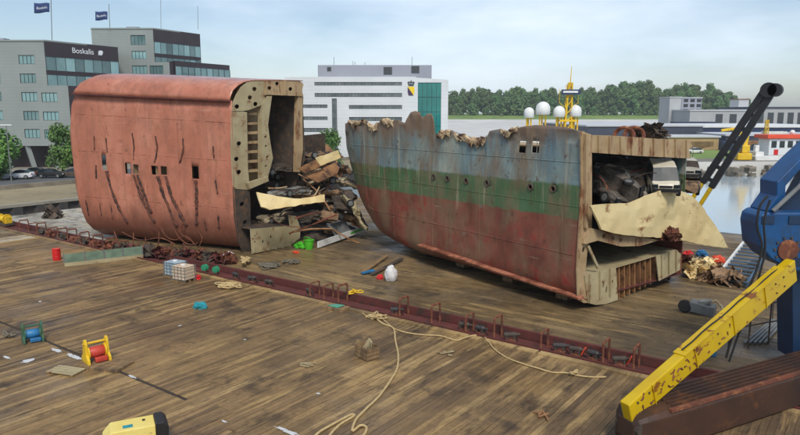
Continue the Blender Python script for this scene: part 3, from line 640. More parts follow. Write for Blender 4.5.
# torn curls of plating on the top edge
def curl(pxs, seed, mat):
    P = [Binv(*p) for p in pxs]; Q = []
    for a, b in zip(P, P[1:]): Q += [(a[0]+(b[0]-a[0])*k/4, a[1]+(b[1]-a[1])*k/4) for k in range(4)]
    Q.append(P[-1]); mb = MB(); n = len(Q); rows = 6
    for r in range(rows):
        for i, (s, z) in enumerate(Q):
            k = r/(rows-1); e = math.sin(math.pi*(i+.4)/(n-.2)); j = noise.noise(Vector((i*.55, r*.8, seed)))
            mb.v.append(Bpt(s, min(z, ztop(s)), 0)-Bn*((.05+.2*math.sin(k*2.4))*(.35+.65*e)+.1*j)+Vector((0, 0, .08+(.2*math.sin(k*2.6)-k*.9)*(.35+.65*abs(noise.noise(Vector((i*.9, 3, seed))))*1.6)+.1*j)))
    for r in range(rows-1):
        for i in range(n-1): mb.f.append((r*n+i, r*n+i+1, (r+1)*n+i+1, (r+1)*n+i))
    mb.build('torn_edge_curl', mat, secB, True, solid=.03)
m_curl = MAT('torn_plate_inside', S(214, 194, 156), S(164, 130, 94), 1.6, rough=.75, stain=S(74, 50, 36), sscale=1.5, sthr=(.48, .6), bump=.5)
for i, pxs in enumerate(([(344, 120), (351, 120), (358, 121), (366, 120)], [(368, 123), (373, 125), (378, 123)], [(381, 120), (387, 119), (394, 121)], [(436, 133), (444, 131), (451, 131)], [(454, 133), (460, 135), (466, 136), (472, 137), (480, 138), (487, 134)], [(461, 132), (470, 133), (478, 134), (485, 132)], [(500, 130), (507, 132), (513, 129), (518, 127)])): curl(pxs, i*3, m_curl)

# ------------------------------------------------------------------ cars (parked and wrecked)
def car_parts(L=4.2, W=1.74, van=False):
    hw = W/2
    if van: prof = [(-.5, .35, .75, .75, 0), (-.485, .3, .85, .85, 0), (-.40, .28, .95, 1.0, 0), (-.27, .28, 1.02, 1.78, 1), (-.1, .28, 1.02, 1.86, 1), (.2, .28, 1.02, 1.86, 1), (.40, .28, 1.02, 1.84, 1), (.485, .3, 1.0, 1.5, 1), (.5, .38, .8, .9, 0)]
    else: prof = [(-.5, .38, .62, .62, 0), (-.48, .28, .70, .72, 0), (-.38, .24, .82, .86, 0), (-.20, .24, .90, .95, 0), (-.06, .24, .92, 1.38, 1), (.10, .24, .93, 1.46, 1), (.26, .24, .94, 1.42, 1), (.42, .26, .94, 1.05, 0), (.48, .30, .88, .92, 0), (.5, .40, .68, .68, 0)]
    ring = []
    for t, zb, zl, zt, cab in prof:
        k = 1-.28*abs(2*t)**6; a = hw*k; r = a*(.76 if zt > 1.3 else .9)
        ring.append([(t*L, -a*.94, zb), (t*L, -a, (zb+zl)/2), (t*L, -a*.97, zl), (t*L, -r, zt), (t*L, r, zt), (t*L, a*.97, zl), (t*L, a, (zb+zl)/2), (t*L, a*.94, zb)])
    V = [p for q in ring for p in q]; body = []; win = []
    for i in range(len(ring)-1):
        c0, c1 = prof[i], prof[i+1]; cab = c0[3] > 1.2 or c1[3] > 1.2
        for j in range(8):
            q = (i*8+j, i*8+(j+1) % 8, (i+1)*8+(j+1) % 8, (i+1)*8+j)
            if j in (2, 4) and cab: win.append(q)
            elif j == 3 and cab and abs(c0[3]-c1[3]) > .25: win.append(q)
            else: body.append(q)
    n = len(ring)-1; body += [tuple(range(7, -1, -1)), tuple(n*8+j for j in range(8))]
    return V, body, win
def make_car(name, label, loc, rz, paint, crush=1.0, seed=0, tilt=None, L=4.2, van=False, glass=None, wheels=4, cat='car', group=None, amp=.0, burnt=False):
    V, body, win = car_parts(L, 1.74, van)
    o = thing(name, label, cat, loc, rz, group)
    T = tilt or Matrix.Identity(3)
    def wf(p):
        p = Vector(p)
        if amp:
            k = amp; p = p+Vector((k*.7*nz(p, 1.1, seed), k*.6*nz(p, 1.3, seed+1), k*nz(p, 1.0, seed+2)-(k*.6*max(0, p.z-.7))))
            p = p+Vector((.25*k*nz(p, 3.2, seed+5), .3*k*nz(p, 3.5, seed+6), .35*k*nz(p, 3.1, seed+7)))
        p.z *= crush; return T @ p
    def sub(V, fs):           # subdivide quads for dents
        mb = MB()
        if not amp: mb.add([wf(p) for p in V], fs); return mb
        K = 3
        for f in fs:
            if len(f) != 4: mb.add([wf(V[i]) for i in f], [tuple(range(len(f)))]); continue
            a, b, c, d = [Vector(V[i]) for i in f]; g = []
            for i in range(K+1):
                for j in range(K+1):
                    u, v = i/K, j/K; g.append(wf((a*(1-u)+b*u)*(1-v)+(d*(1-u)+c*u)*v))
            mb.add(g, [(i*(K+1)+j, (i+1)*(K+1)+j, (i+1)*(K+1)+j+1, i*(K+1)+j+1) for i in range(K) for j in range(K)])
        return mb
    b = sub(V, body).build('body', paint, o)
    b.data.validate()
    sub(V, win).build('windows', glass or m_glass, o)
    k = 0
    for x in (-.31*L, .30*L):
        for y in (-.80, .80):
            k += 1
            if k > wheels: continue
            c = wf((x, y, .32)) if amp else T @ Vector((x, y, .32*crush))
            m = T @ Matrix.Rotation(R(90), 3, 'X')
            w = MB().lathe([(.2, -.10), (.30, -.11), (.33, -.06), (.33, .06), (.30, .11), (.2, .10)], c, 12, m).build('wheel', m_rubber, o)
            MB().lathe([(.05, -.115), (.21, -.105), (.21, .105), (.05, .115)], c, 10, m).build('rim', m_grey, w)
    if amp < .3:
        for y in (-.62, .62) if not amp else ():
            MB().box((-.487*L, y, .64), (.10, .30, .14)).build('headlight', m_white, o)
            MB().box((.492*L, y, .78), (.06, .26, .16)).build('tail_light', m_red, o)
        if amp:
            for y in (-.6, .6): MB().box(T @ Vector((-.49*L, y, .72*crush)), (.14, .34, .2), T).build('headlight', m_glass, o)
            MB().box(T @ Vector((-.5*L, 0, .46*crush)), (.16, 1.5, .2), T).build('bumper', m_black, o); MB().box(T @ Vector((-.495*L, 0, .7*crush)), (.1, .7, .12), T).build('grille', m_black, o)
    return o

# wreckage inside and in front of the two sections
def T3(rx, ry, rz=0): return Matrix.Rotation(R(rz), 3, 'Z') @ Matrix.Rotation(R(ry), 3, 'Y') @ Matrix.Rotation(R(rx), 3, 'X')
m_vanglass = MAT('dusty_windscreen', S(40, 44, 46), S(66, 68, 66), 1, rough=.5, bump=0)
def wreck(px, py, x, label, paint, rz, crush=.7, amp=.5, tilt=None, seed=0, L=4.0, van=False, P=None, wheels=2, group='crushed cars in the pink section'):
    p = P if P is not None else PX(px, py, x)
    return make_car('crushed_car', label, p, R(rz), paint, crush, seed, tilt, L, van, m_vanglass if van else m_broken, wheels, 'car wreck', group, amp)
m_heap1 = MAT('mud_rust_wreck', S(156, 124, 90), S(104, 80, 58), 1.1, rough=.75, stain=S(56, 44, 36), sscale=1.4, sthr=(.53, .64), bump=.5)
m_heap2 = MAT('dirty_pale_wreck', S(196, 182, 150), S(142, 126, 100), 1.2, rough=.7, stain=S(70, 54, 42), sscale=1.3, sthr=(.53, .64), bump=.5)
lbA = 'muddy crushed car in the wreck heap spilling from the pink hull section'
k = 0
for (px, py, x, paint, rz, cr, tl) in (
    (318, 243, -39.4, m_dark, 70, .65, None), (330, 240, -38.2, m_dark, 75, .6, T3(8, 0)), (344, 236, -37.6, m_dark, 110, .7, T3(0, 12)), (306, 236, -41.5, m_dark, 95, .6, None),
    (283, 222, -41.0, m_dark, 85, .6, None), (312, 222, -38.5, m_dark, 60, .6, T3(12, 5)), (338, 216, -37.2, m_dark, 120, .6, T3(0, -10)), (296, 206, -41, m_dark, 80, .55, None),
    (322, 200, -39.6, m_dark, 40, .55, T3(10, 10)), (345, 200, -38, m_dark, 100, .6, T3(0, 15)), (283, 186, -42, m_dark, 92, .5, None), (330, 186, -40.4, m_dark, 70, .55, T3(-8, 0)), (350, 222, -36.6, m_dark, 85, .65, T3(5, 25)), (342, 186, -38.6, m_dark, 60, .6, T3(0, 18)), (322, 168, -41, m_dark, 80, .55, None), (346, 204, -37, m_dark, 140, .6, T3(10, -20)), (290, 178, -42.2, m_dark, 80, .6, T3(6, 0)), (306, 166, -42, m_dark, 95, .6, T3(0, 10)), (326, 160, -41.6, m_dark, 70, .55, T3(-6, 5)), (282, 162, -43.6, m_dark, 85, .6, None), (340, 172, -40, m_dark, 110, .6, T3(0, 14)), (314, 178, -41, m_dark, 75, .6, T3(8, 0))):
    paint = (m_dark, m_dark, m_heap1, m_dark, m_heap2, m_dark, m_heap1, m_dark, m_heap2, m_heap1, m_dark, m_heap2, m_heap1, m_heap2, m_heap1, m_dark, m_heap1, m_dark, m_heap1, m_dark, m_heap1, m_heap2)[k]
    wreck(px-4, py-1, x-1.0, lbA, paint, rz, cr, .55, tl, k, 4.0); k += 1
wreck(291, 194.5, -38.6, 'crushed silver-blue car sandwiched in the wreck heap above a bent beige beam', m_silver, 97, .42, .45, None, 31, 4.0, group=None)
wreck(276, 172, -41.8, 'flattened dark car on top of the wreck heap under the pink section ceiling', m_dark, 88, .5, .45, None, 37, group=None)
wreck(352, 214, -36.6, 'crushed pale beige car upended beside the banded hull bow', m_beige, 60, .5, .6, T3(0, 60), 39, 3.4, group=None)
def bent(name, label, poly, P, n, t, mat, seed=0, amp=.25, cat='scrap plate', group=None, tone=None, parent=None, div=7):
    q = [PL(px, py, P, n) for px, py in poly]; c = sum(q, Vector())/len(q)
    ax = (q[1]-q[0]).normalized(); nn = Vector(n).normalized(); ay = nn.cross(ax).normalized()
    pts = []
    for i in range(len(q)):                       # ragged outline
        a, b = q[i], q[(i+1) % len(q)]; m = max(2, int((b-a).length/.45))
        for j in range(m):
            p = a.lerp(b, j/m); pts.append(p+(ax*nz(p, 2.3, seed)+ay*nz(p, 2.1, seed+1))*.12*amp/.25)
    p2 = [Vector(((p-c).dot(ax), (p-c).dot(ay))) for p in pts]
    bm = bmesh.new(); vs = [bm.verts.new((p.x, p.y, 0)) for p in p2]; bm.faces.new(vs)
    bmesh.ops.triangulate(bm, faces=bm.faces)
    for _ in range(3):
        ed = [e for e in bm.edges if e.calc_length() > .7]
        if ed: bmesh.ops.subdivide_edges(bm, edges=ed, cuts=1); bmesh.ops.triangulate(bm, faces=bm.faces)
    mb = MB(); bm.verts.index_update()
    for v in bm.verts:
        p = c+ax*v.co.x+ay*v.co.y; mb.v.append(p+nn*(amp*1.2*nz(p, .3, seed)+amp*(.18 if amp > .2 else .7)*nz(p, 1.2, seed+3)))
    mb.f = [tuple(v.index for v in f.verts) for f in bm.faces]; bm.free()
    base = Vector((c.x, c.y, min(v.z for v in mb.v)))
    mb.v = [v-base for v in mb.v]
    o = mb.build(name, mat, None, smooth=amp > .2, solid=t); o.location = base
    return tag(o, label, cat, group)
Xn = Vector((1, 0, 0))
def nA(a, b=0): return Vector((1, a, b)).normalized()
bent('bent_beam', 'long bent beige beam jutting across the wreck heap in the pink section', [(257, 192), (278, 196), (300, 199), (324, 194.5), (325, 202), (300, 205), (270, 209.5), (262, 206)], (-37.4, 0, 0), nA(-.1, .5), .12, m_plate, 1, .14)
bent('scrap_plate', 'orange-brown scrap plate with ribs near the top of the wreck heap', [(303, 176), (334, 163.5), (339, 168), (337, 174), (318, 183)], (-38.6, 0, 0), nA(-.1, .8), .1, m_brown_plate, 2, .1)
lbP = 'small bent beige plate sticking out of the wreck heap in the pink section'
for i, (poly, x, mt) in enumerate((([(276, 172.5), (304, 175), (304, 178), (276, 177)], -39.4, m_beige), ([(318, 202), (330, 204), (345, 217), (341, 219), (328, 209)], -36.8, m_brown_plate), ([(344, 199), (354, 202), (354, 207), (344, 205)], -36, m_plate), ([(352, 213), (359, 216), (360, 226), (352, 224)], -35.4, m_brown_plate), ([(300, 168), (318, 160), (322, 165), (306, 172)], -40, m_brown_plate), ([(318, 158), (336, 152), (338, 158), (322, 164)], -40.5, m_plate), ([(334, 160), (342, 170), (340, 182), (334, 176)], -38.4, m_brown_plate), ([(310, 148), (326, 146), (334, 154), (318, 158)], -41.5, m_brown_plate), ([(268, 182), (286, 184), (284, 189), (268, 187)], -39.6, m_beige), ([(330, 226), (344, 222), (348, 230), (336, 234)], -35, m_grey))):
    poly = [(sum(q[0] for q in poly)/len(poly)+1.25*(p[0]-sum(q[0] for q in poly)/len(poly)), sum(q[1] for q in poly)/len(poly)+1.3*(p[1]-sum(q[1] for q in poly)/len(poly))) for p in poly]
    bent('scrap_plate', lbP, poly, (x, 0, 0), nA(.1*math.sin(i), .35+.3*math.cos(i*2)), .07, mt, 5+i, .13, group='small plates in the wreck heap')
rr = random.Random(12)
for i in range(16):
    px, py = rr.uniform(268, 352), rr.uniform(172, 238); x = -40.5+(py-170)/70*4.6+rr.uniform(-.4, .6); p = PX(px, py, x)
    if p.z < .4: p.z = .4
    mb = MB(); d = Vector((rr.uniform(-.5, .8), rr.uniform(-1, 1), rr.uniform(-.5, .5))).normalized()*rr.uniform(.8, 2.2)
    mb.tube(catmull([-d, Vector((rr.uniform(-.3, .3), 0, rr.uniform(-.3, .3))), d], 4), rr.uniform(.04, .10), 5)
    o = mb.build('twisted_bar', rr.choice((m_rust, m_beige_rust, m_dark, m_brown_plate)), None); o.location = p
    tag(o, 'twisted steel bar poking out of the wreck heap in the pink section', 'scrap bar', 'bars in the wreck heap')

# cars in the banded section and the big bent cream plate
plP = [PL(592, 206, B0+BE*.7, BE), PL(690, 195, B0+BE*.6, BE), G(727, 248, 1.7)]
plN = (plP[1]-plP[0]).cross(plP[2]-plP[0]).normalized()
m_bigplate = MAT('dirty_cream_plate', S(226, 206, 154), S(196, 172, 118), .28, rough=.6, stain=S(136, 96, 58), sscale=1.0, sthr=(.57, .67), sstretch=(1, .5, 1), bump=.2)
bent('bent_deck_plate', 'large bent cream deck plate sliding out of the banded hull section', [(590, 206), (606, 204), (630, 203), (646, 196), (660, 190), (678, 189.5), (692, 196), (702, 206), (716, 228), (728.5, 248), (708, 245.5), (685, 241), (668, 238), (640, 236.5), (612, 233), (600, 229)], plP[0], plN, .12, m_bigplate, 4, .11)
wB = 'crushed cars in the banded section'
def WB_(w, s, z): return B0+Bw*w+Bd*s+Vector((0, 0, z))
def wb(px, py, s, *a, **k):
    return wreck(0, 0, 0, *a, P=PL(px, py, B0+Bd*s, BE), **k)
m_cg1 = MAT('mud_grey_car', S(112, 104, 94), S(78, 70, 62), 1.2, rough=.6, stain=S(58, 48, 40), sscale=1.4, sthr=(.52, .64), bump=.3)
m_cg2 = MAT('mud_silver_car', S(182, 176, 160), S(140, 132, 116), 1.1, rough=.5, metal=.1, stain=S(88, 72, 56), sscale=1.3, sthr=(.55, .66), bump=.25)
for (px, py, s_, lb, mt, rz, cr, am, tl, sd, L_, van_, wh) in (
    (600, 196, 2.1, 'dark crushed car hanging nose down beside the hull web frame', m_cg1, 150, .9, .22, T3(14, -22), 51, 3.9, False, 4),
    (625, 193, 2.0, 'long silver wrecked car sliding nose down onto the cream plate', m_cg2, 140, .95, .16, T3(10, -17), 53, 4.3, False, 4),
    (661, 190, .3, 'dirty white van facing out of the hull among crushed cars', m_carwhite, 112, .95, .08, T3(0, -7), 55, 3.9, True, 4),
    (684, 190, 1.4, 'rust brown car wreck jammed beside the white van', m_heap1, 104, 1.0, .3, T3(4, -5), 57, 3.6, False, 4),
    (608, 188, 1.6, 'grey car wreck lying on its side above the hanging dark car', m_cg1, 160, .9, .22, T3(80, -16), 58, 4.0, False, 4),
    (630, 178, 3.2, 'muddy silver car wreck wedged under the top beam', m_cg2, 148, .85, .2, T3(16, -14), 59, 3.9, False, 4),
    (684, 177, 1.8, 'pale car roof showing above the rust brown wreck', m_cg2, 110, .9, .15, T3(0, -4), 64, 3.7, False, 2)):
    wb(px, py, s_, lb, mt, rz, cr, am, tl, sd, L_, van_, wheels=wh, group=None)
for i, (px, py, s_, rz, cr) in enumerate(((616, 174, 3.2, 60, .8), (648, 172, 3.6, 110, .8), (596, 180, 3.2, 20, .8), (670, 172, 4.2, 70, .8), (632, 190, 4, 90, .8))):
    wb(px, py, s_, 'muddy crushed car packed deep inside the banded hull section', (m_cg1, m_heap1, m_cg2)[i % 3], rz, cr, .3, T3(0, 8*math.sin(i)), 60+i, 4.0, group=wB)
for i in range(12):
    px, py = rr.uniform(594, 690), rr.uniform(160, 196); p = PL(px, py, B0+Bd*rr.uniform(0, 2), BE); d = Vector((rr.uniform(-1, 1), rr.uniform(-1, 1), rr.uniform(-.6, .6)))*rr.uniform(.5, 1.1)
    mb = MB(); mb.tube(catmull([-d, Vector((.1, .1, .15)), d], 4), rr.uniform(.03, .07), 5); o = mb.build('twisted_bar', rr.choice((m_rust, m_dark, m_grey)), None); o.location = p
    tag(o, 'twisted bar among the crushed cars in the banded hull section', 'scrap bar', 'bars among cars in the banded section')
# torn rings and heap on the upper deck of the banded section
for i, (px, py) in enumerate(((624, 137), (634, 136.5))):
    p = PL(px, py, B0+Bd*.8, BE); mb = MB(); mb.tube([(0.55*math.cos(a), .12*math.sin(a*3), .55*math.sin(a)) for a in [R(-20+22*k) for k in range(11)]], .12, 6)
    o = mb.build('torn_ring', m_rust); o.location = p; o.rotation_euler = (0, 0, R(15)); tag(o, 'rusty torn steel hoop standing on the top edge of the banded section', 'scrap hoop', 'hoops on the top edge')
def scrap(name, label, p, size, mat, seed, cat='scrap heap', group=None, flat=.7):
    bm = bmesh.new(); bmesh.ops.create_icosphere(bm, subdivisions=4, radius=1); mb = MB(); bm.verts.index_update()
    for v in bm.verts:
        c = v.co.copy(); d = 1+.55*noise.noise(c*1.6+Vector((seed, 0, seed)))+.35*abs(noise.noise(c*4.1+Vector((0, seed, 0))))+.22*noise.noise(c*8+Vector((seed, seed, 0)))
        q = Vector((c.x*size[0], c.y*size[1], c.z*size[2]))*d; q.z = max(-size[2]*flat, q.z)+size[2]*flat; mb.v.append(q)
    mb.f = [tuple(v.index for v in f.verts) for f in bm.faces]; bm.free()
    o = mb.build(name, mat); o.location = p; return tag(o, label, cat, group)
def sheets(name, label, p, size, mat, seed, n=70, cat='scrap heap'):
    r = random.Random(seed); mb = MB()
    for i in range(n):
        a = r.random()*6.28; q = math.sqrt(r.random()); c = Vector((math.cos(a)*q*size[0], math.sin(a)*q*size[1], 0)); c.z = .1+r.random()*size[2]*2*(1-q*q*.8)
        w, h = r.uniform(.15, .5), r.uniform(.12, .4); m = T3(r.uniform(-70, 70), r.uniform(-70, 70), r.uniform(0, 360)); k = r.uniform(-.2, .2); t = .02
        P = []
        for zz in (0, t):
            for u in range(4):
                for v in (-1, 1): P.append(c+m @ Vector(((u/1.5-1)*w+r.uniform(-.05, .05), v*h+r.uniform(-.05, .05), zz+k*math.sin(u*1.4)+r.uniform(-.04, .04))))
        for v_ in P: v_.z = max(v_.z, .01)
        mb.add(P, [(0, 1, 3, 2), (2, 3, 5, 4), (4, 5, 7, 6), (8, 10, 11, 9), (10, 12, 13, 11), (12, 14, 15, 13)])
        if i % 5 == 0: d = Vector((r.uniform(-1, 1), r.uniform(-1, 1), r.uniform(0, .8)))*.6; mb.tube(catmull([c, c+d*.5+Vector((0, 0, .15)), c+d], 4), .035, 5)
    o = mb.build(name, mat); o.location = p; return tag(o, label, cat)
sheets('scrap_heap', 'dark scrap heap on the top edge of the banded section behind the hoops', PL(650, 139, B0+Bd*1.6, BE), (1.0, .5, .35), m_dark, 3)
sheets('scrap_heap', 'crumpled beige scrap heap on the deck beyond the bent plate', G(702, 277), (1.25, .9, .6), m_plate, 5)
sheets('scrap_heap', 'brown scrap heap beside the ladder on the far deck', G(722, 283), (1.3, .8, .45), m_heap1, 8)
sheets('scrap_heap', 'dark scrap heap at the foot of the double bottom webs', G(655, 280), (.8, .9, .6), m_dark, 9)
sheets('scrap_heap', 'small rusty lump under the tip of the bent plate', G(686, 268), (.7, .6, .35), m_rust, 14)
sheets('scrap_heap', 'brown crumpled lump left on the lower edge of the bent cream plate', PL(667, 238, plP[0], plN)-Vector((0, 0, .1)), (.5, .4, .3), m_rust, 15)
scrap('bundle', 'red bundle lying beyond the bent plate tip', G(688, 257), (.35, .3, .28), m_red, 4, 'bundle')
scrap('bundle', 'blue bundle lying beyond the bent plate tip', G(702, 256), (.35, .3, .28), m_winch_blue, 6, 'bundle')
scrap('bundle', 'orange bundle lying behind the beige scrap heap', G(718, 262), (.5, .35, .25), m_orange, 7, 'bundle')
eng = thing('engine_block', 'torn engine block with wheel lying on the wet deck near the yellow jib', 'engine', G(702, 314))
MB().box((0, 0, .35), (1.3, .7, .6), T3(4, 6)).build('block', m_grey, eng, bevel=.06)
MB().lathe([(.12, -.14), (.3, -.14), (.36, -.06), (.36, .06), (.3, .14), (.12, .14)], (-.85, -.25, .36), 14, Matrix.Rotation(R(80), 3, 'X')).build('wheel', m_rubber, eng)
MB().tube([(.2, .2, .6), (.6, .3, .8), (.95, .1, .55), (1.1, -.2, .2)], .07, 6).build('pipe', m_beige, eng)
MB().box((.15, -.1, .75), (.6, .4, .2), T3(10, -8)).build('cylinder_head', m_silver, eng, bevel=.03)

# ------------------------------------------------------------------ things on the near deck
o = thing('oil_drum', 'red steel oil drum standing on the timber deck', 'drum', G(57, 260))
MB().lathe([(.27, 0), (.29, .02), (.29, .28), (.305, .30), (.29, .32), (.29, .57), (.305, .59), (.29, .61), (.29, .86), (.295, .88), (.27, .88), (.265, .86)], n=20).build('barrel', m_red, o, smooth=False)
MB().lathe([(.262, .845), (.262, .862)], n=20).build('lid', m_orange, o); MB().lathe([(.03, .862), (.03, .885)], (.15, .05, 0), 8).build('bung', m_grey, o)
# green screen
a, b = G(64.5, 266.5), G(143, 257.5); d = (b-a).normalized(); o = thing('barrier_panel', 'low faded green mesh barrier with pale base rail near the red drum', 'barrier', a)
up = Vector((0, 0, 1)); nrm = d.cross(up)
MB().beam(a+up*.12, b+up*.12, .28, .24).build('base_rail', m_beige, o, True)
for t in (0, .26, .5, .74, 1): MB().beam(a.lerp(b, t)+up*.2, a.lerp(b, t)+up*.95+nrm*-.12, .06, .06).build('post', m_grey, o, True)
for i, (t0, t1) in enumerate(((0.01, .25), (.27, .49), (.51, .73), (.75, .99))):
    mb = MB(); P = [a.lerp(b, t0)+up*.25, a.lerp(b, t1)+up*.25, a.lerp(b, t1)+up*.88-nrm*.11, a.lerp(b, t0)+up*.88-nrm*.11]; n = 9
    for r in range(n):
        for c in range(n):
            u, v = c/(n-1), r/(n-1); p = (P[0].lerp(P[1], u)).lerp(P[3].lerp(P[2], u), v); mb.v.append(p+nrm*(.05*nz(p, 2)))
    for r in range(n-1):
        for c in range(n-1): mb.f.append((r*n+c, r*n+c+1, (r+1)*n+c+1, (r+1)*n+c))
    mb.build('mesh_panel', m_mesh_green, o, True, solid=.015)
# IBC totes
def tote(label, p, rz, tank, lid):
    o = thing('liquid_tote', label, 'tote', p, rz, None)
    for y in (-.42, 0, .42): MB().bx(-.58, .58, y-.07, y+.07, 0, .13).build('skid', m_timber, o)
    MB().bx(-.57, .57, -.47, .47, .15, 1.08).build('tank', tank, o, bevel=.07)
    for z in (.2, .42, .64, .86, 1.04): MB().tube([(-.6, -.5, z), (.6, -.5, z), (.6, .5, z), (-.6, .5, z), (-.6, -.5, z)], .014, 5).build('cage_bar', m_grey, o)
    for x in (-.6, -.3, 0, .3, .6):
        for y in (-.5, .5): MB().beam((x, y, .13), (x, y, 1.08), .025, .025).build('cage_post', m_grey, o)
    MB().lathe([(.16, 1.08), (.16, 1.13), (.12, 1.14)], n=12).build('cap', lid, o)
    return o
tote('caged liquid tote with pale top and blue lower wrap beside a tan tote', G(176, 276.5), R(8), MAT('tote_blue', S(120, 150, 168), S(176, 188, 190), .9, rough=.4), m_white)
tote('caged liquid tote with tan wrap beside a blue tote', G(184, 281), R(8), MAT('tote_tan', S(190, 166, 138), S(208, 190, 166), 1.2, rough=.5), m_white)
scrap('rag', 'red rag lying beside the tan tote', G(196, 279), (.3, .25, .16), m_red, 21, 'rag')
scrap('tarpaulin', 'small teal tarpaulin bundle on the timber deck', G(200, 308), (.34, .26, .2), m_teal, 22, 'tarpaulin')
def sackmesh(name, label, p, size, mat, seed):
    bm = bmesh.new(); bmesh.ops.create_icosphere(bm, subdivisions=4, radius=1); bm.verts.index_update(); mb = MB()
    for v in bm.verts:
        c = v.co; k = 1+.12*noise.noise(c*2+Vector((seed, 0, 0)))+.05*noise.noise(c*6); q = Vector((math.copysign(abs(c.x)**.7, c.x)*size[0], math.copysign(abs(c.y)**.7, c.y)*size[1], c.z*size[2]))*k
        if c.z > .6: q.x *= .75; q.y *= .75; q.z += .12*size[2]
        q.z = max(-size[2]*.8, q.z)+size[2]*.8; mb.v.append(q)
    mb.f = [tuple(v.index for v in f.verts) for f in bm.faces]; bm.free(); o = mb.build(name, mat, smooth=True); o.location = p; return tag(o, label, 'bag')
sackmesh('bulk_bag', 'white bulk bag on the deck beside loose boards under the banded bow', G(391, 281), (.38, .36, .55), m_bag, 1)
sackmesh('bulk_bag', 'pinkish white bulk bag in front of the pink hull corner', G(229, 261), (.5, .4, .38), MAT('pink_bag', S(206, 192, 188), S(176, 158, 154), 3, rough=.8), 2)
scrap('rag', 'small red rag beside the white bulk bag', G(380, 279), (.2, .2, .16), m_red, 27, 'rag')
def rope(name, label, pts, r, mat, lift=.05, parent=None, cat='rope', group=None):
    P = [G(px, py)+Vector((0, 0, lift+.015*math.sin(i*2.1))) for i, (px, py) in enumerate(pts)]; mb = MB(); c = catmull(P, 7); mb.tube([p+Vector((.03*nz(p, 1.5), .03*nz(p, 1.7, 2), 0)) for p in c], r, 6)
    return tag(mb.build(name, mat, None, smooth=True), label, cat, group)
rope('mooring_rope', 'thick pale rope running down the deck into loose loops', [(366, 318), (372, 316), (382, 324), (393, 329), (395, 340), (398, 356), (397, 370), (390, 383), (378, 398), (366, 410), (355, 423), (352, 432), (360, 427), (366, 429), (364, 436), (356, 440), (340, 446), (328, 440), (340, 426), (354, 418), (351, 416), (336, 424), (322, 432), (312, 440)], .05, m_rope)
rope('mooring_rope', 'long thin pale rope snaking along the red barge edge to a frayed end', [(362, 314), (372, 320), (380, 318), (392, 328), (400, 332), (410, 334), (424, 336), (440, 337), (456, 341), (464, 339), (474, 336.5), (483, 337), (488, 342), (494, 350), (506, 358), (520, 364), (536, 369), (552, 373), (566, 374), (578, 377), (592, 378), (606, 378)], .035, m_rope)
rr = random.Random(5)
def tangle(name, label, c, w, h, n, r, mat, lift=.05):
    P = []
    for i in range(n):
        px, py = c[0]+rr.gauss(0, 1)*w*.45, c[1]+rr.gauss(0, 1)*h*.45; px = min(max(px, c[0]-w), c[0]+w); py = min(max(py, c[1]-h), c[1]+h)
        P.append(G(px, py)+Vector((0, 0, lift+rr.random()*.18)))
    mb = MB(); mb.tube(catmull(P, 6), r, 5); return tag(mb.build(name, mat, None, smooth=True), label, 'rope')
tangle('rope_pile', 'loose pile of pale rope on the deck in front of the barge edge', (225, 287), 17, 3.2, 34, .045, m_rope)
tangle('rope_pile', 'pale rope knot lying at the inner end of the deck ropes', (378, 318), 9, 3.5, 16, .035, m_rope)
tangle('rope_pile', 'frayed knot of pale rope on the thin rope', (574, 376), 6, 2, 12, .03, m_rope)
tangle('rope_pile', 'cream rope bundle hanging over the edge channel beside the pink bag', (245, 264), 6, 4, 26, .05, m_rope, .3)
tangle('rope_pile', 'dark grey rope pile on the far deck behind the edge channel', (268, 267), 16, 3.5, 36, .05, m_greyrope)
tangle('rope_pile', 'grey rope pile trailing along the far deck before the wreck heap', (292, 263), 12, 3, 24, .045, m_greyrope)
tangle('rope_pile', 'yellow rope tangle in the edge channel below the banded bow', (355, 297), 8, 3, 22, .04, m_yellow2, .25)
# wooden crate
o = thing('wooden_crate', 'small open grey wooden crate holding timber offcuts', 'crate', G(367, 357), R(-16))
for y in (-.33, .33):
    for z in (.12, .32, .5): MB().bx(-.5, .5, y-.02, y+.02, z-.08, z+.08).build('slat', m_timber, o)
for x in (-.48, .48):
    for z in (.12, .32, .5): MB().bx(x-.02, x+.02, -.31, .31, z-.08, z+.08).build('slat', m_timber, o)
MB().bx(-.46, .46, -.31, .31, .02, .06).build('bottom', m_timber, o)
for i in range(4): MB().beam((-.3+.15*i, -.2+.1*i, .1), (.0+.15*i, .15-.07*i, .85), .06, .08).build('offcut', m_beige, o)
# boards and beam on the far deck
for i, (p0, p1, mt, lb) in enumerate((((363, 274), (387, 258), m_timber, 'long weathered board leaning with its end near the white bag'), ((372, 276), (402, 261), m_dark, 'dark board lying from the white bag to the banded hull'), ((362, 275), (374, 273), m_winch_blue, 'short blue board lying across the loose boards'))):
    mb = MB(); a, b = G(*p0)+up*.12, G(*p1)+up*.2; mb.beam(a, b, .3, .09); tag(mb.build('board', mt), lb, 'board')
mb = MB(); a, b = G(318, 249), G(368, 233); d = (b-a).normalized(); s_ = d.cross(up)
mb.beam(a+up*.35, b+up*.55, .1, .5); o = tag(mb.build('white_beam', m_white), 'white painted beam lying in front of the wreck heap', 'beam')
mb = MB(); c0 = a.lerp(b, .62)+up*.48; c1 = a.lerp(b, .95)+up*.55; mb.beam(c0+s_*.053, c1+s_*.053, .012, .18); x = mb.build('green_stripe', m_green, o); x.parent = o
o = thing('plastic_crate', 'bright green plastic tub beside the white beam', 'tub', G(309, 249))
MB().lathe([(.30, 0), (.42, .7), (.46, .72), (.46, .76), (.40, .76), (.28, .06)], n=14).build('tub', m_green, o); MB().tube([(-.4, 0, .7), (-.3, -.2, 1.0), (.3, -.2, 1.0), (.4, 0, .7)], .03, 6).build('handle', m_green, o)
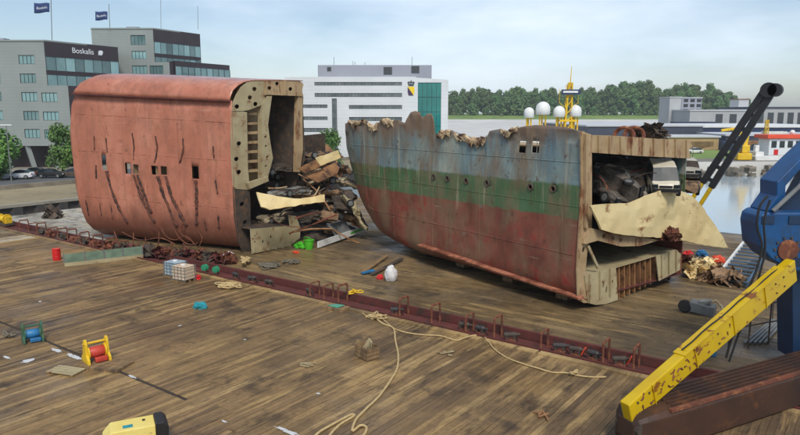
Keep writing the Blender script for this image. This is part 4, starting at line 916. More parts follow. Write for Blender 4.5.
scrap('green_sheet', 'crumpled green plastic sheet beside the green tub', G(300, 248), (.5, .35, .25), m_green, 33, 'sheet')
scrap('rag', 'small orange rag in front of the green tub', G(296, 253), (.3, .2, .08), m_orange, 34, 'rag')
# green wheels near the totes
for i, (px, py) in enumerate(((205, 269), (216, 271))):
    o = thing('hose_reel', 'green hose reel standing in the barge edge channel', 'hose reel', G(px, py+2, 0), R(15), 'green hose reels'); m = Matrix.Rotation(R(90), 3, 'X'); o.scale = (.62, .62, .62)
    MB().lathe([(.08, -.2), (.38, -.2), (.38, -.14), (.2, -.12), (.2, .12), (.38, .14), (.38, .2), (.08, .2)], (0, 0, .4), 16, m).build('drum', MAT('reel_green', S(60, 150, 110), S(44, 120, 90), 2, rough=.5), o)
    MB().box((0, 0, .03), (.5, .5, .06)).build('foot', m_rust, o)
# winches
def winch(name, label, p, rz, side, drum, s=1.0):
    o = thing(name, label, 'winch', p, rz); o.scale = (s, s, s)
    for x in (-.42, .42):
        MB().plate([(-.45, 0), (.45, 0), (.42, .18), (.2, .35), (.12, .85), (.02, .98), (-.1, .95), (-.16, .8), (-.2, .35), (-.42, .18)], [circ((-.02, .8), .07, 8)], lambda a, b, d: (x+d-.05, a, b), .10).build('side_frame', side, o)
        MB().lathe([(.08, -.03), (.3, -.03), (.3, .03), (.08, .03)], (x*.8, 0, .38), 16, Matrix.Rotation(R(90), 3, 'Y')).build('flange', side, o)
    MB().lathe([(.05, -.44), (.22, -.36), (.24, 0), (.22, .36), (.05, .44)], (0, 0, .38), 16, Matrix.Rotation(R(90), 3, 'Y')).build('drum', drum, o, smooth=True)
    MB().tube([(-.5, 0, .8), (.5, 0, .8)], .05, 8).build('tie_rod', side, o)
    MB().box((.1, -.3, .12), (.5, .22, .2)).build('motor', drum, o, bevel=.04)
    return o
winch('deck_winch', 'yellow framed winch with red drum on a wooden sled', G(97, 363)+up*.14, R(78), m_yellow2, MAT('winch_red', S(196, 70, 52), S(170, 56, 44), 2, rough=.5), 1.05)
o = thing('timber_sled', 'dark wooden sled under the yellow winch', 'sled', G(104, 366), R(22))
for y in (-.45, -.15, .15, .45): MB().bx(-1.1, 1.1, y-.13, y+.13, .0, .13).build('board', m_timber, o)
winch('deck_winch', 'blue drum winch with dark green flanges on the timber deck', G(33, 341)+up*.02, R(72), m_winch_green, m_winch_blue, .95)
tangle('rope_pile', 'dark rope trailing from the blue winch', (10, 337), 10, 3, 18, .05, m_greyrope)
o = thing('timber_pallet', 'pale slatted timber pallet lying beside the yellow winch sled', 'pallet', G(66, 372), R(20))
for y in (-.3, -.1, .1, .3): MB().bx(-.7, .7, y-.07, y+.07, .06, .10).build('slat', m_beige, o)
for x in (-.6, .6): MB().bx(x-.06, x+.06, -.38, .38, 0, .06).build('bearer', m_timber, o)
# power pack
o = thing('power_pack', 'cream yellow power pack with black radiator end', 'generator', G(136, 452), R(62))
m_pp = MAT('faded_yellow_panel', S(232, 214, 128), S(218, 190, 90), .9, rough=.5, stain=S(150, 130, 90), sscale=1.5, sthr=(.62, .72))
MB().plate([(-.95, .12), (.62, .12), (.62, 1.0), (-.7, 1.0), (-.95, .72)], [], lambda a, b, d: (a, d-.42, b), .84).build('canopy', m_pp, o, bevel=.03)
MB().plate([(.63, .08), (.98, .08), (1.02, .9), (.9, 1.04), (.63, 1.04)], [], lambda a, b, d: (a, d-.45, b), .9).build('radiator_end', m_black, o, bevel=.04)
for k in range(6): MB().bx(1.0, 1.04, -.34, .34, .2+k*.11, .25+k*.11).build('grille_slat', m_grey, o)
MB().bx(-.35, -.05, -.25, -.05, 1.003, 1.012).build('label_plate', m_teal, o); MB().lathe([(.05, 1.0), (.05, 1.03)], (.3, .1, 0), 10).build('filler_cap', m_black, o)
for y in (-.36, .36): MB().bx(-.95, .95, y-.06, y+.06, 0, .12).build('skid', m_black, o)
# lashing gear in the edge channel
m_slate = MAT('slate_steel', S(62, 62, 64), S(58, 48, 42), 2, rough=.6, stain=S(80, 56, 42), sscale=2, bump=.2)
def lashing(px, py, rz, lb, k):
    o = thing('lashing_jack', lb, 'lashing gear', Vector((G(px, py).x, RAIL0+.62, -.12)), R(rz), 'lashing jacks in the edge channel'); o.scale = (.72, .72, .72)
    MB().box((0, 0, .1), (.7, .35, .2)).build('base', m_rust, o, bevel=.03)
    MB().lathe([(.06, -.5), (.16, -.42), (.17, .3), (.09, .4), (.09, .62)], (0, 0, .52), 12, Matrix.Rotation(R(84), 3, 'Y')).build('cylinder', m_slate if k % 2 else m_dark, o)
    MB().box((.25, 0, .3), (.12, .3, .5)).build('clevis', m_dark, o); MB().box((-.25, 0, .3), (.14, .26, .46)).build('bracket', m_dark, o)
    MB().tube([(-.3, .05, .6), (-.45, .2, .75), (-.2, .35, .5), (.2, .3, .25), (.5, .25, .1)], .035, 6).build('hose', m_rubber, o)
    if k in (6, 8): MB().box((.52, -.06, .5), (.06, .2, .6), T3(0, 25)).build('marker_tag', m_orange, o)
for k, (px, py) in enumerate(((300, 297), (391, 316), (459, 332), (478, 334), (505, 343), (558, 352), (575, 355), (590, 361), (618, 366), (246, 283), (262, 287), (230, 279))):
    lashing(px, py, (k*37) % 50-25, 'dark steel lashing jack with hoses lying in the red edge channel', k)
o = thing('fishing_crate', 'small grey pallet with green sheet at the barge edge', 'pallet', G(336, 309), R(5))
MB().bx(-.7, .7, -.4, .4, 0, .16).build('pallet', m_timber, o); MB().add([(-.4, -.2, .2), (.3, -.3, .19), (.45, .2, .24), (-.2, .3, .19)], [(0, 1, 2, 3)]).build('sheet', MAT('sea_green_sheet', S(90, 160, 130), S(70, 130, 108), 2), o, solid=.03)
for i, (px, py) in enumerate(((20, 240), (32, 243), (44, 246), (52, 248), (64, 251), (78, 254), (92, 257), (14, 238), (104, 260))):
    scrap('rusty_lump', 'rusty tangle of chain and shackles in the edge channel beyond the red drum', Vector((G(px, py).x, RAIL0+.7, -.12)), (.5, .35, .32), m_dark if i % 2 else m_rust, 40+i, 'chain pile', 'chain piles in the edge channel')
for i in range(13):
    px = 112+i*9.6; py = 250.5+i*.95
    sheets('rusty_lump', 'rusty tangle of chain and brackets below the pink hull side', G(px, py+1.2), (.7, .35, .28), (m_rust, m_dark, m_redsteel)[i % 3], 70+i, 26, 'chain pile')['group'] = 'chain piles below the pink hull'
for i in range(9):
    px = 118+i*12.4; py = 252+i*1.2; b = G(px, py); d = Vector((rr.uniform(-.8, .8), rr.uniform(-.4, .4), rr.uniform(.9, 2.0)))
    mb = MB(); mb.tube(catmull([(0, 0, 0), d*.5+Vector((.2, 0, .1)), d], 4), .05, 5); o = mb.build('bent_rod', m_rust); o.location = b; tag(o, 'thin rusty rod sticking up in front of the pink hull side', 'rod', 'rods below the pink hull')
o = thing('mooring_winch', 'small yellow mooring winch on the far deck left of the rusty brackets', 'winch', G(4, 225), R(10))
MB().box((0, 0, .12), (1.9, 1.0, .24)).build('bed', m_dark, o); MB().lathe([(.1, -.6), (.5, -.6), (.5, -.5), (.28, -.48), (.28, .48), (.5, .5), (.5, .6), (.1, .6)], (0, 0, .62), 16, Matrix.Rotation(R(90), 3, 'Y')).build('drum', m_yellow2, o)
for x in (-.8, .8): MB().box((x, 0, .5), (.14, .7, .8)).build('bearing', m_yellow2, o, bevel=.04)
sheets('rusty_lump', 'dark tangle of gear alone on the pale far deck left of the pink hull', G(53, 218), (.9, .7, .6), m_dark, 91, 50, 'gear pile')
# puddles and litter
rr = random.Random(9)
m_pud = NT('puddle_water'); m_pud.color(S(120, 124, 126)); m_pud.rough(.05); m_pud = m_pud.m
def blob(px, py, rx, ry, seed):
    c = G(px, py); mb = MB(); n = 44
    mb.add([c+Vector(((1+.5*nz((math.cos(t), math.sin(t), 0), 1.6, seed)+.5*nz((math.cos(t), math.sin(t), 0), 5.1, seed))*rx*math.cos(t), (1+.5*nz((math.cos(t), math.sin(t), 0), 1.6, seed)+.5*nz((math.cos(t), math.sin(t), 0), 5.1, seed))*ry*math.sin(t), .022)) for t in [2*math.pi*i/n for i in range(n)]], [tuple(range(n))])
    return mb
m_litter_glint = MAT('pale_litter_and_sky_glint', S(206, 206, 204), S(180, 180, 178), 3, rough=.6)
for i, (px, py, rx, ry) in enumerate(((57, 351, .42, .10), (74, 357, .6, .12), (28, 361, .18, .26), (7, 358, .25, .08), (132, 377, .3, .06), (288, 432, .45, .09))):
    tag(blob(px, py, rx, ry, i).build('puddle', m_litter_glint, solid=.01), 'puddle with sky reflection painted white on the timber deck along a plank joint', 'splash', 'puddles with painted sky reflection')  # sky reflection on the puddles painted as flat white
for i, (px, py) in enumerate(((318, 394), (180, 326), (245, 340), (224, 422), (40, 302))):
    o = blob(px, py, rr.uniform(.05, .14), rr.uniform(.04, .09), 20+i).build('litter_scrap', m_litter_glint, solid=.012); tag(o, 'small pale scrap of litter on the brown planks', 'litter', 'litter on the planks')
for i, (px, py, w) in enumerate(((310, 366, .9), (544, 416, .7), (450, 354, .8))):
    p = G(px, py); mb = MB()
    for k in range(4): mb.beam(p+Vector((rr.uniform(-.4, .4)*w, rr.uniform(-.3, .3), .07)), p+Vector((rr.uniform(-.6, .6)*w, rr.uniform(-.4, .4), .08)), .07, .04)
    tag(mb.build('wood_splinters', m_beige if i != 1 else m_brown_plate), ('pale wood splinters on the deck left of the crate', 'brown splinters on the deck near the rusty girder', 'pale wood splinters beside the thin rope')[i], 'splinters')

# ------------------------------------------------------------------ folded crane at the right edge
f0, f1 = G(658, 455.5), G(800, 408); gd = (f1-f0); gd.z = 0; gd.normalize(); gn = Vector((-gd.y, gd.x, 0))
gl = (f1-f0).length+7
cr = thing('folded_crane', 'folded deck crane with blue knuckle, yellow jib and rusty brown girder', 'crane', f0+gd*6)
def GP(s, w, z): return f0+gd*s+gn*w+Vector((0, 0, z))
mb = MB(); prof = [(0, .1), (0, 1.24), (.1, 1.4), (1.35, 1.48), (1.5, 1.35), (1.5, .1)]; n = len(prof); st = [(-.75, .45), (-.65, .68), (-.4, .86), (0, .96), (.5, 1.0), (gl, 1.0)]
for s, k in st:
    for w, z in prof: mb.v.append(GP(s, .75+(w-.75)*k, max(.1, .8+(z-.8)*k)))
for i in range(len(st)-1):
    for j in range(n): mb.f.append((i*n+j, i*n+(j+1) % n, (i+1)*n+(j+1) % n, (i+1)*n+j))
mb.f += [tuple(range(n)), tuple((len(st)-1)*n+j for j in reversed(range(n)))]
mb.build('girder', m_brownbeam, cr, True, bevel=.05)
for k in range(6):
    w = .26+k*.19; mb = MB(); mb.beam(GP(.8, w, 1.4+.064*(w-.1)+.03), GP(gl-.3, w, 1.4+.064*(w-.1)+.03), .05, .07); mb.build('girder_rib', m_brownbeam, cr, True)
mb = MB(); mb.beam(GP(.5, .06, 1.4), GP(gl, .06, 1.4), .14, .1); mb.build('girder_flange', m_rust, cr, True)
j0, j1 = D(626, 412, 20.0), D(784, 276, 25.6); jd = (j1-j0).normalized()
ju = jd.cross(gn).normalized(); ju = ju if ju.z > 0 else -ju
mb = MB()
for t, h in ((0, .34), (.15, .38), (.5, .44), (.85, .47), (1.06, .47)):
    p = j0+(j1-j0)*t
    for a, b in ((-.2, -h), (.2, -h), (.2, h), (-.2, h)): mb.v.append(p+gn*a+ju*b)
for i in range(4):
    for j in range(4): mb.f.append((i*4+j, i*4+(j+1) % 4, (i+1)*4+(j+1) % 4, (i+1)*4+j))
mb.f += [(0, 1, 2, 3), (19, 18, 17, 16)]; mb.build('jib', m_yellow, cr, True, bevel=.04)
mb = MB(); mb.beam(j0+(j1-j0)*.30+ju*.42, j0+(j1-j0)*.98+ju*.49, .46, .05); mb.build('jib_top_flange', m_yellow, cr, True)
mb = MB(); mb.lathe([(.05, -.5), (.3, -.5), (.3, .5), (.05, .5)], j0+jd*.2-ju*.62, 14, Matrix(((gd.x, 0, gn.x), (gd.y, 0, gn.y), (0, 1, 0)))); mb.build('jib_pin', m_dark, cr, True)
for t in (.12, .36, .6, .82):
    p = j0+(j1-j0)*t; h = .36+.1*t; MB().beam(p-ju*h-gn*.215, p+ju*h-gn*.215, .03, .07, gn).build('jib_stiffener', m_yellow, cr, True)
for t in (.04, .1, .5, .9, .96):
    for b_ in (-.2, .2): MB().lathe([(.035, -.02), (.035, .03), (.02, .04)], j0+(j1-j0)*t+ju*b_-gn*.215, 6, Matrix(((gd.x, 0, -gn.x), (gd.y, 0, -gn.y), (0, 1, 0)))).build('bolt', m_dark, cr, True)
MB().tube([j0+(j1-j0)*t+ju*(.5+.03*math.sin(t*30)) for t in [.32+.06*k for k in range(12)]], .03, 6).build('jib_hose', m_rubber, cr, True)
# scrawled rust marks on the jib
rr = random.Random(4)
for k in range(22):
    t = rr.choice((rr.uniform(.05, .32), rr.uniform(.22, .45), rr.uniform(.3, .62))); p = j0+(j1-j0)*t+ju*rr.uniform(-.22, .28)-gn*.205
    q = p+jd*rr.uniform(-.18, .3)+ju*rr.uniform(-.2, .18); m_ = p.lerp(q, .5)+ju*rr.uniform(-.12, .12)
    MB().tube(catmull([p, m_, q], 4), [.015+.03*rr.random() for _ in range(9)], 4).build('rust_scrape', m_rust, cr, True)
# blue knuckle: traced on a plane, real thickness
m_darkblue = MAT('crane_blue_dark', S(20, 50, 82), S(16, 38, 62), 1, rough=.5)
kP = D(760, 240, 26.4); kn = -gn
def kp(name, poly, off, t, mat, bev=.08):
    P = kP-HF*off; q = [PL(px, py, P, HF) for px, py in poly]; mb = MB()
    mb.plate([((p-P).dot(HR), p.z) for p in q], [], lambda a, b, d: P+HR*a+Vector((0, 0, b-P.z))+HF*d, t)
    return mb.build(name, mat, cr, True, bevel=bev)
kp('knuckle_housing', [(758, 224), (760, 216), (766, 212), (800, 212), (860, 212), (860, 275), (800, 272), (786, 268), (770, 258), (760, 246)], .35, 1.5, m_blue, .10)
kp('knuckle_upper_arm', [(766, 211.5), (777, 196), (777, 182), (800, 159), (840, 122), (850, 135), (802, 168), (786, 186), (786, 198), (776, 211.5)], .25, 1.3, m_blue, .05)
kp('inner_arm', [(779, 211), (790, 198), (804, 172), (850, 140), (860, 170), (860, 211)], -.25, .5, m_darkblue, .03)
a, b = PL(773, 211, kP-HF*.42, HF), PL(846, 143, kP-HF*.42, HF); MB().tube([a, b], .09, 10).build('ram_rod', m_grey, cr, True)
a = PL(788, 250, kP-HF*.38, HF); MB().lathe([(.06, -.05), (.42, -.05), (.42, .05), (.06, .05)], a, 20, Matrix(((HR.x, 0, HF.x), (HR.y, 0, HF.y), (0, 1, 0)))).build('pivot_plate', m_rust, cr, True)
for k in range(10):
    a_ = 2*math.pi*k/10; q_ = PL(788, 250, kP-HF*.44, HF)+HR*.5*math.cos(a_)+Vector((0, 0, .5*math.sin(a_)))
    MB().lathe([(.05, -.03), (.05, .04)], q_+HF*.05, 6, Matrix(((HR.x, 0, HF.x), (HR.y, 0, HF.y), (0, 1, 0)))).build('bolt', m_dark, cr, True)
for (x_, y_) in ((768, 220), (795, 220), (795, 262)):
    q_ = PL(x_, y_, kP-HF*.37, HF); MB().box(q_, (.5, .06, .32), Matrix.Rotation(YAW, 3, 'Z')).build('access_plate', m_darkblue, cr, True)
kp('column', [(792, 266), (860, 266), (860, 372), (793, 360)], -.3, 1.2, m_darkblue, .05)  # darker copy of the crane blue paints in the column's shade
for i, pts in enumerate(([(768, 196), (760, 206), (757, 226), (762, 246), (757, 268), (744, 300), (734, 330), (726, 358)], [(770, 200), (764, 222), (765, 250), (758, 280), (748, 310), (738, 336), (729, 362)])):
    MB().tube(catmull([D(px, py, 25.2-.02*i) for px, py in pts], 8), .045, 6).build('hydraulic_hose', m_rubber, cr, True)
# handrail behind the crane
rl = thing('handrail', 'thin rusty handrail standing on the far barge behind the crane jib', 'handrail', G(760, 345))
hp = [G(728, 352, 0), G(748, 348, 0), G(768, 344, 0), G(790, 340, 0)]
for p in hp: MB().tube([p, p+up*2.1], .04, 6).build('post', m_dark, rl, True)
for z in (1.1, 2.05): MB().tube([p+up*z for p in hp], .035, 6).build('rail', m_dark, rl, True)
hq = [G(750, 330, 0), G(772, 322, 0), G(792, 314, 0)]
rl2 = thing('handrail', 'second thin handrail further back beside the steel rods', 'handrail', G(772, 322))
for p in hq: MB().tube([p, p+up*1.9], .035, 6).build('post', m_dark, rl2, True)
for z in (1.0, 1.85): MB().tube([p+up*z for p in hq], .03, 6).build('rail', m_dark, rl2, True)
for i in range(5):
    mb = MB(); mb.tube([G(744+i*5, 345, 0)+up*.1, G(772+i*3, 322, 0)+up*.12], .06, 6); tag(mb.build('steel_rod', m_grey), 'long steel rod lying on the far deck behind the crane jib', 'rod', 'steel rods behind the jib')
o = thing('gas_bottle', 'small teal gas bottle on the far deck behind the yellow jib', 'gas bottle', G(712, 356), 0)
MB().lathe([(.16, 0), (.18, .05), (.18, .7), (.12, .85), (.05, .9), (.05, 1.0)], n=12).build('bottle', m_winch_blue, o); MB().lathe([(.035, 1.0), (.035, 1.08)], n=8).build('valve', m_yellow2, o)
# ladder gangway
ga, gb = G(730, 287, 0), G(757, 249, 1.0); o = thing('gangway', 'blue-grey ladder gangway sloping up beyond the scrap heaps', 'gangway', G(735, 284))
d = (gb-ga).normalized(); sd = d.cross(up).normalized()
for s in (-.95, .95): MB().beam(ga+sd*s+up*.3, gb+sd*s+up*.3, .14, .3).build('side_rail', m_white if s < 0 else m_bluegrey, o, True)
for k in range(11): p = ga.lerp(gb, (k+.5)/11)+up*.3; MB().beam(p-sd*.9, p+sd*.9, .3, .07).build('rung', m_bluegrey, o, True)
MB().beam(ga+up*.1, gb-up*.9+up*.1, .3, .2).build('support', m_dark, o, True)
# black and yellow twin boom standing behind the banded section
bm_ = thing('boom_crane', 'black and yellow twin-beam boom rising behind the bent plate', 'crane', Vector((-16.0, 63.6, 0)))
pb, pt = PL(690, 212, (0, 63.4, 0), Vector((0, 1, 0))), PL(768, 92, (0, 63.4, 0), Vector((0, 1, 0)))
mid = PL(707, 185, (0, 63.4, 0), Vector((0, 1, 0)))
bd = (pt-pb).normalized(); bs = bd.cross(Vector((0, 1, 0))).normalized(); foot = pb-bd*2.6
for s in (-.42, .42):
    MB().beam(foot+bs*s, mid+bs*s, .34, .5, (0, 1, 0)).build('lower_boom', m_yellow, bm_, True, bevel=.04)
    MB().beam(mid+bs*s, pt+bs*s*.7, .56, .6, (0, 1, 0)).build('upper_boom', m_black, bm_, True, bevel=.05)
for t in (.06, .2, .34, .48, .62, .76, .9): MB().beam(mid.lerp(pt, t)-bs*.5, mid.lerp(pt, t)+bs*.5, .3, .4, (0, 1, 0)).build('boom_brace', m_black, bm_, True)
MB().beam(pb-bs*.5, pb+bs*.5, .3, .35, (0, 1, 0)).build('lower_brace', m_yellow, bm_, True)
mY = Matrix.Rotation(R(90), 3, 'X')
for (px, py, r) in ((769, 90, .62), (775.5, 90, .55)):
    MB().lathe([(.1, -.5), (r, -.5), (r, -.2), (r*.85, -.15), (r*.85, .15), (r, .2), (r, .5), (.1, .5)], PL(px, py, (0, 63.4, 0), Vector((0, 1, 0))), 18, mY).build('head_sheave', m_black, bm_, True)
MB().bx(-20, -12.5, 62.2, 65, 0, 1.2).build('crawler_base', m_black, bm_, True, bevel=.1); MB().bx(-19.4, -14, 62.3, 64.8, 1.25, 2.4).build('machine_house', m_yellow, bm_, True, bevel=.1)
for i, (px, py) in enumerate(((692, 163),)):
    o = thing('float_buoy', 'bright yellow buoy hanging at the far edge of the banded section', 'buoy', PL(px, py, (0, 56, 0), Vector((0, 1, 0))))
    MB().lathe([(.05, -.35), (.25, -.28), (.36, -.05), (.36, .1), (.2, .3), (.05, .36)], n=14).build('float', MAT('buoy_yellow', S(236, 230, 40), S(220, 212, 30), 2, rough=.4), o, smooth=True); MB().tube([(0, 0, .3), (0, .1, .9), (-.2, .4, 1.4)], .025, 5).build('line', m_greyrope, o)

# ------------------------------------------------------------------ offices on the quay
def facade(parent, x0, x1, z0, z1, wins, mat, T, name='wall', t=.3, pane=None, mull=0, rail=True):
    """wall plate with real openings; T maps (along, up, inward) to the thing's space"""
    w = MB(); w.plate(rect(x0, x1, z0, z1), [rect(*q) for q in wins], lambda a, b, d: T(a, b, d), t); wo = w.build(name, mat, parent)
    for (a, b, c, d) in wins:
        MB().plate(rect(a-.05, b+.05, c-.05, d+.05), [], lambda p, q, k: T(p, q, .16+k), .06).build('window', pane or m_pane, wo)
        f = MB(); e = .07
        for (p, q, r, s) in ((a, b, c, c+e), (a, b, d-e, d), (a, a+e, c, d), (b-e, b, c, d)): f.plate(rect(p, q, r, s), [], lambda u, v, k: T(u, v, .07+k), .08)
        n = mull or max(1, round((b-a)/.75))
        for i in range(1, n): x = a+(b-a)*i/n; f.plate(rect(x-.035, x+.035, c, d), [], lambda u, v, k: T(u, v, .08+k), .07)
        f.build('window_frame', m_frame, wo)
    return wo
def box_plate(parent, name, poly, z0, z1, mat):
    m = MB(); m.plate(poly, [], lambda a, b, d: (a, b, z0 if d == 0 else z1), 1); return m.build(name, mat, parent)
# angled office with black glazed corner, local frame: x to the right, y away from the camera
FT = lambda y0: (lambda a, b, d: (a, y0+d, b))
def px_x(px, f): return (px-CX)/FPX*f/math.cos(PITCH)*1.0
def office(label, f, pxs, roof_z, rows, corner_px, corner_w, top_px, glass_zs, sign=None, low_px=None):
    X = lambda px: (D(px, 112, f)-CP).dot(HR); x_c = X(corner_px); x_low = X(low_px or corner_px+20); x_l = X(pxs)
    o = thing('office_building', label, 'office building', CFR(x_c, f, .5), YAW)
    lx = x_l-x_c; low = x_low-x_c; ang = R(60); gx, gy = math.sin(R(30)), math.cos(R(30))
    zc = glass_zs[0]
    P0 = lambda z: (D(corner_px, 112, f), 0)
    up_w = [r for r in rows if r[2] > zc]; lo_w = [r for r in rows if r[2] <= zc]
    facade(o, lx, 0, zc, roof_z, [w for w in up_w if w[1] < -.2], m_clad2, FT(0), 'upper_wall')
    facade(o, lx, low, 4.2, zc, [w for w in lo_w], m_clad2, FT(0), 'lower_wall')
    # body behind the walls
    box_plate(o, 'core', [(lx, .34), (-.2, .34), (gx*corner_w-.4, gy*corner_w), (gx*corner_w-6, gy*corner_w+12), (lx, 22)], zc+.02, roof_z-.25, m_darkclad)
    box_plate(o, 'lower_core', [(lx, .34), (low-.3, .34), (low+gx*corner_w-.3, gy*corner_w), (low+gx*corner_w-6, gy*corner_w+12), (lx, 22)], 4.2, zc-.02, m_darkclad)
    box_plate(o, 'ground_floor', [(lx, 3.5), (low-4, 3.5), (low-4, 20), (lx, 20)], 0, 4.18, m_darkclad)
    r = box_plate(o, 'roof', [(lx, -.15), (.1, -.15), (gx*corner_w+.1, gy*corner_w), (gx*corner_w-6, gy*corner_w+12), (lx, 22)], roof_z-.22, roof_z+.05, m_clad2)
    MB().bx(lx*.55, lx*.55+2.6, 4, 6, roof_z+.06, roof_z+.8).build('roof_unit', m_greyclad, r)
    TG = lambda off: (lambda a, b, d: (gx*a-gy*(d+off)*-1*0+ (d+off)*-gy, gy*a+(d+off)*gx, b))
    # black band and glazing on the angled face
    z_s, z_g1, z_b0, z_g0 = roof_z-2.9, roof_z-2.9, roof_z-5.4, roof_z-6.1
    MB().plate(rect(-.05, corner_w, z_s, roof_z-.02), [], TG(-.12), .2).build('sign_band', m_darkclad, o)
    MB().plate(rect(-.05, corner_w, z_b0-.75, z_b0), [], TG(-.12), .2).build('floor_band', m_darkclad, o)
    for (za, zb) in ((z_b0+.02, z_s-.02), (zc+.02, z_b0-.78)):
        n = 8
        for i in range(n): MB().plate(rect(corner_w*i/n+.04, corner_w*(i+1)/n-.04, za, zb), [], TG(-.04), .06).build('glass_pane', m_pane, o)
        for i in range(n+1): MB().plate(rect(corner_w*i/n-.04, corner_w*i/n+.04, za, zb), [], TG(-.08), .1).build('mullion', m_frame, o)
    MB().plate(rect(0, corner_w+1, 4.2, zc-.05), [], (lambda a, b, d: (low+gx*a-gy*d+.05, gy*a+gx*d, b)), .2).build('shaded_side_wall', m_darkclad, o)  # shadow on this side painted in with the dark cladding colour
    for k in range(3): MB().beam((lx*.4+k*4.5, 1.2, 0), (lx*.4+k*4.5-.7, .6, 4.25), .8, .8).build('slanted_column', m_clad2, o)
    return o, TG, gx, gy
def win_px(f, corner_px, rects):
    x_c = (D(corner_px, 112, f)-CP).dot(HR); out = []
    for (a, b, c, d) in rects:
        p, q = D(a, d, f), D(b, c, f); out.append(((p-CP).dot(HR)-x_c, (q-CP).dot(HR)-x_c, p.z-.5, q.z-.5))
    return out
f1_ = 124.0; rz1 = D(50, 40, f1_).z-.5
rects = [(19, 34, 55, 64), (20.5, 35.5, 73.5, 83), (22, 37, 92, 101.5), (42, 57, 92.5, 102), (24, 38.5, 111, 120), (43.5, 58.5, 111.5, 120.5), (25, 39.5, 129, 138), (45, 60, 129.5, 138.5), (-14, 1, 92, 101), (-12, 2.5, 110.5, 120), (-10, 3.5, 128.5, 138), (-14, 0, 73.5, 83)]
off1, TG1, gx_, gy_ = office('white clad office with black sign band and glazed angled corner beside the parked cars', f1_, -70, rz1, win_px(f1_, 50, rects), 50, 15.5, 0, (D(50, 85.5, f1_).z-.5, 0), low_px=70)
f2_ = 150.0; rz2 = D(150, 28, f2_).z-.5
rects = [(131, 145, 35, 45), (132, 146, 51, 59), (132.5, 147, 65.5, 74), (150, 163, 65.5, 74)]
off2, TG2, _, _ = office('taller white clad office with glazed corner behind the sign-bearing office', f2_, 97, rz2, win_px(f2_, 158, rects), 158, 13.5, 0, (D(158, 62, f2_).z-.5, 0), low_px=172)
o = thing('office_building', 'low dark glazed office wing showing above the pink hull', 'office building', CFR(*[(D(172, 112, 152)-CP).dot(HR)+1.6, 151], .5), YAW)
zt = D(190, 61, 152).z-.5
TW = lambda a, b, d: (gx_*a-gy_*d, gy_*a+gx_*d, b)
MB().plate(rect(0, 17, zt-1.2, zt), [], TW, .3).build('roof_band', m_darkclad, o)
for i in range(9): MB().plate(rect(17*i/9+.05, 17*(i+1)/9-.05, 5, zt-1.22), [], TW, .1).build('glass_pane', m_pane, o)
for i in range(10): MB().plate(rect(17*i/9-.04, 17*i/9+.04, 5, zt-1.22), [], lambda a, b, d: TW(a, b, d-.1), .18).build('mullion', m_frame, o)
box_plate(o, 'body', [(-.5, .8), (gx_*17-.5, gy_*17+.3), (gx_*17-9, gy_*17+6), (-10, 8)], 0, zt-.05, m_darkclad)
# sign lettering on the black band and the flags
def text_mesh(name, body, size, mat, parent, T):
    cu = bpy.data.curves.new(name, 'FONT'); cu.body = body; cu.size = size; cu.extrude = .02; cu.align_x = 'CENTER'; cu.align_y = 'CENTER'
    t = bpy.data.objects.new(name, cu); col.objects.link(t); dg = bpy.context.evaluated_depsgraph_get(); me = bpy.data.meshes.new_from_object(t.evaluated_get(dg))
    bpy.data.objects.remove(t)
    for v in me.vertices: v.co = T(v.co.x, v.co.y, -v.co.z)
    me.materials.clear(); me.materials.append(mat); o = bpy.data.objects.new(name, me); col.objects.link(o); o.parent = parent; return o
m_letter = MAT('white_letters', S(228, 230, 232), S(214, 216, 220), 1, rough=.4, bump=0)
text_mesh('sign_lettering', 'Boskalis', 1.45, m_letter, off1, lambda x, y, z: TG1(-.18)(7.6+x, rz1-1.45+y, z))
MB().plate([(10.9, rz1-1.9), (11.7, rz1-1.9), (12.0, rz1-1.2), (11.6, rz1-.95), (11.0, rz1-1.1)], [], lambda a, b, d: TG1(-.2)(a, b, d), .06).build('sign_emblem', m_letter, off1)
m_flag = MAT('navy_flag', S(46, 66, 116), S(34, 52, 96), .5, rough=.8, bump=.1)
def flag(label, px0, px1, y0, y1, ytop, ybase, f, txt):
    pole_px = px1+2.5; b = D(pole_px, ybase, f); t = D(pole_px-1.2, ytop, f); o = thing('flag_pole', label, 'flag', b)
    MB().tube([b, t], .07, 8).build('pole', m_grey, o, True)
    mb = MB(); n = 12; a0, a1 = D(px1, y0, f), D(px1, y1, f); w = (D(px1, y0, f)-D(px0, y0, f)).length
    def FP(u, v): return a0+(a1-a0)*v-HR*(w*u)+HF*(.35*math.sin(u*5)*u)+Vector((0, 0, .25*u*(.5-v)-.1*u+.08*math.sin(u*6)))
    for i in range(n+1):
        for j in range(5): mb.v.append(FP(i/n, j/4*(1-.35*(i/n)**3*0)))
    for i in range(n):
        for j in range(4): mb.f.append((i*5+j, (i+1)*5+j, (i+1)*5+j+1, i*5+j+1))
    fo = mb.build('flag_cloth', m_flag, o, True, smooth=True, solid=.02)
    h = (a1-a0).length; inv = root_matrix(o).inverted()
    text_mesh('flag_lettering', txt, h*.36, m_letter, fo, lambda x, y, z: inv @ (FP(.5-x/w, .5-y/h)-HF*(.05)+HF*z*.2))
flag('navy flag with white lettering on a pole above the sign-bearing office', 35, 49.5, 3, 12, -8, 40, 126, 'Boskalis')
flag('navy flag with white lettering on a pole above the taller office', 96, 107.5, 11.5, 19.5, 4, 31, 150, 'Boskalis')
for (px, y0) in ((161, 0), (198, 6)):
    b = D(px, 29, 152); t = D(px-.3, y0, 152); MB().tube([b-b, t-b], .05, 6); mb = MB(); mb.tube([(0, 0, 0), t-b], .05, 6); o = mb.build('roof_mast', m_grey); o.location = b; tag(o, 'thin bare mast on the roof of the taller office', 'mast', 'roof masts')
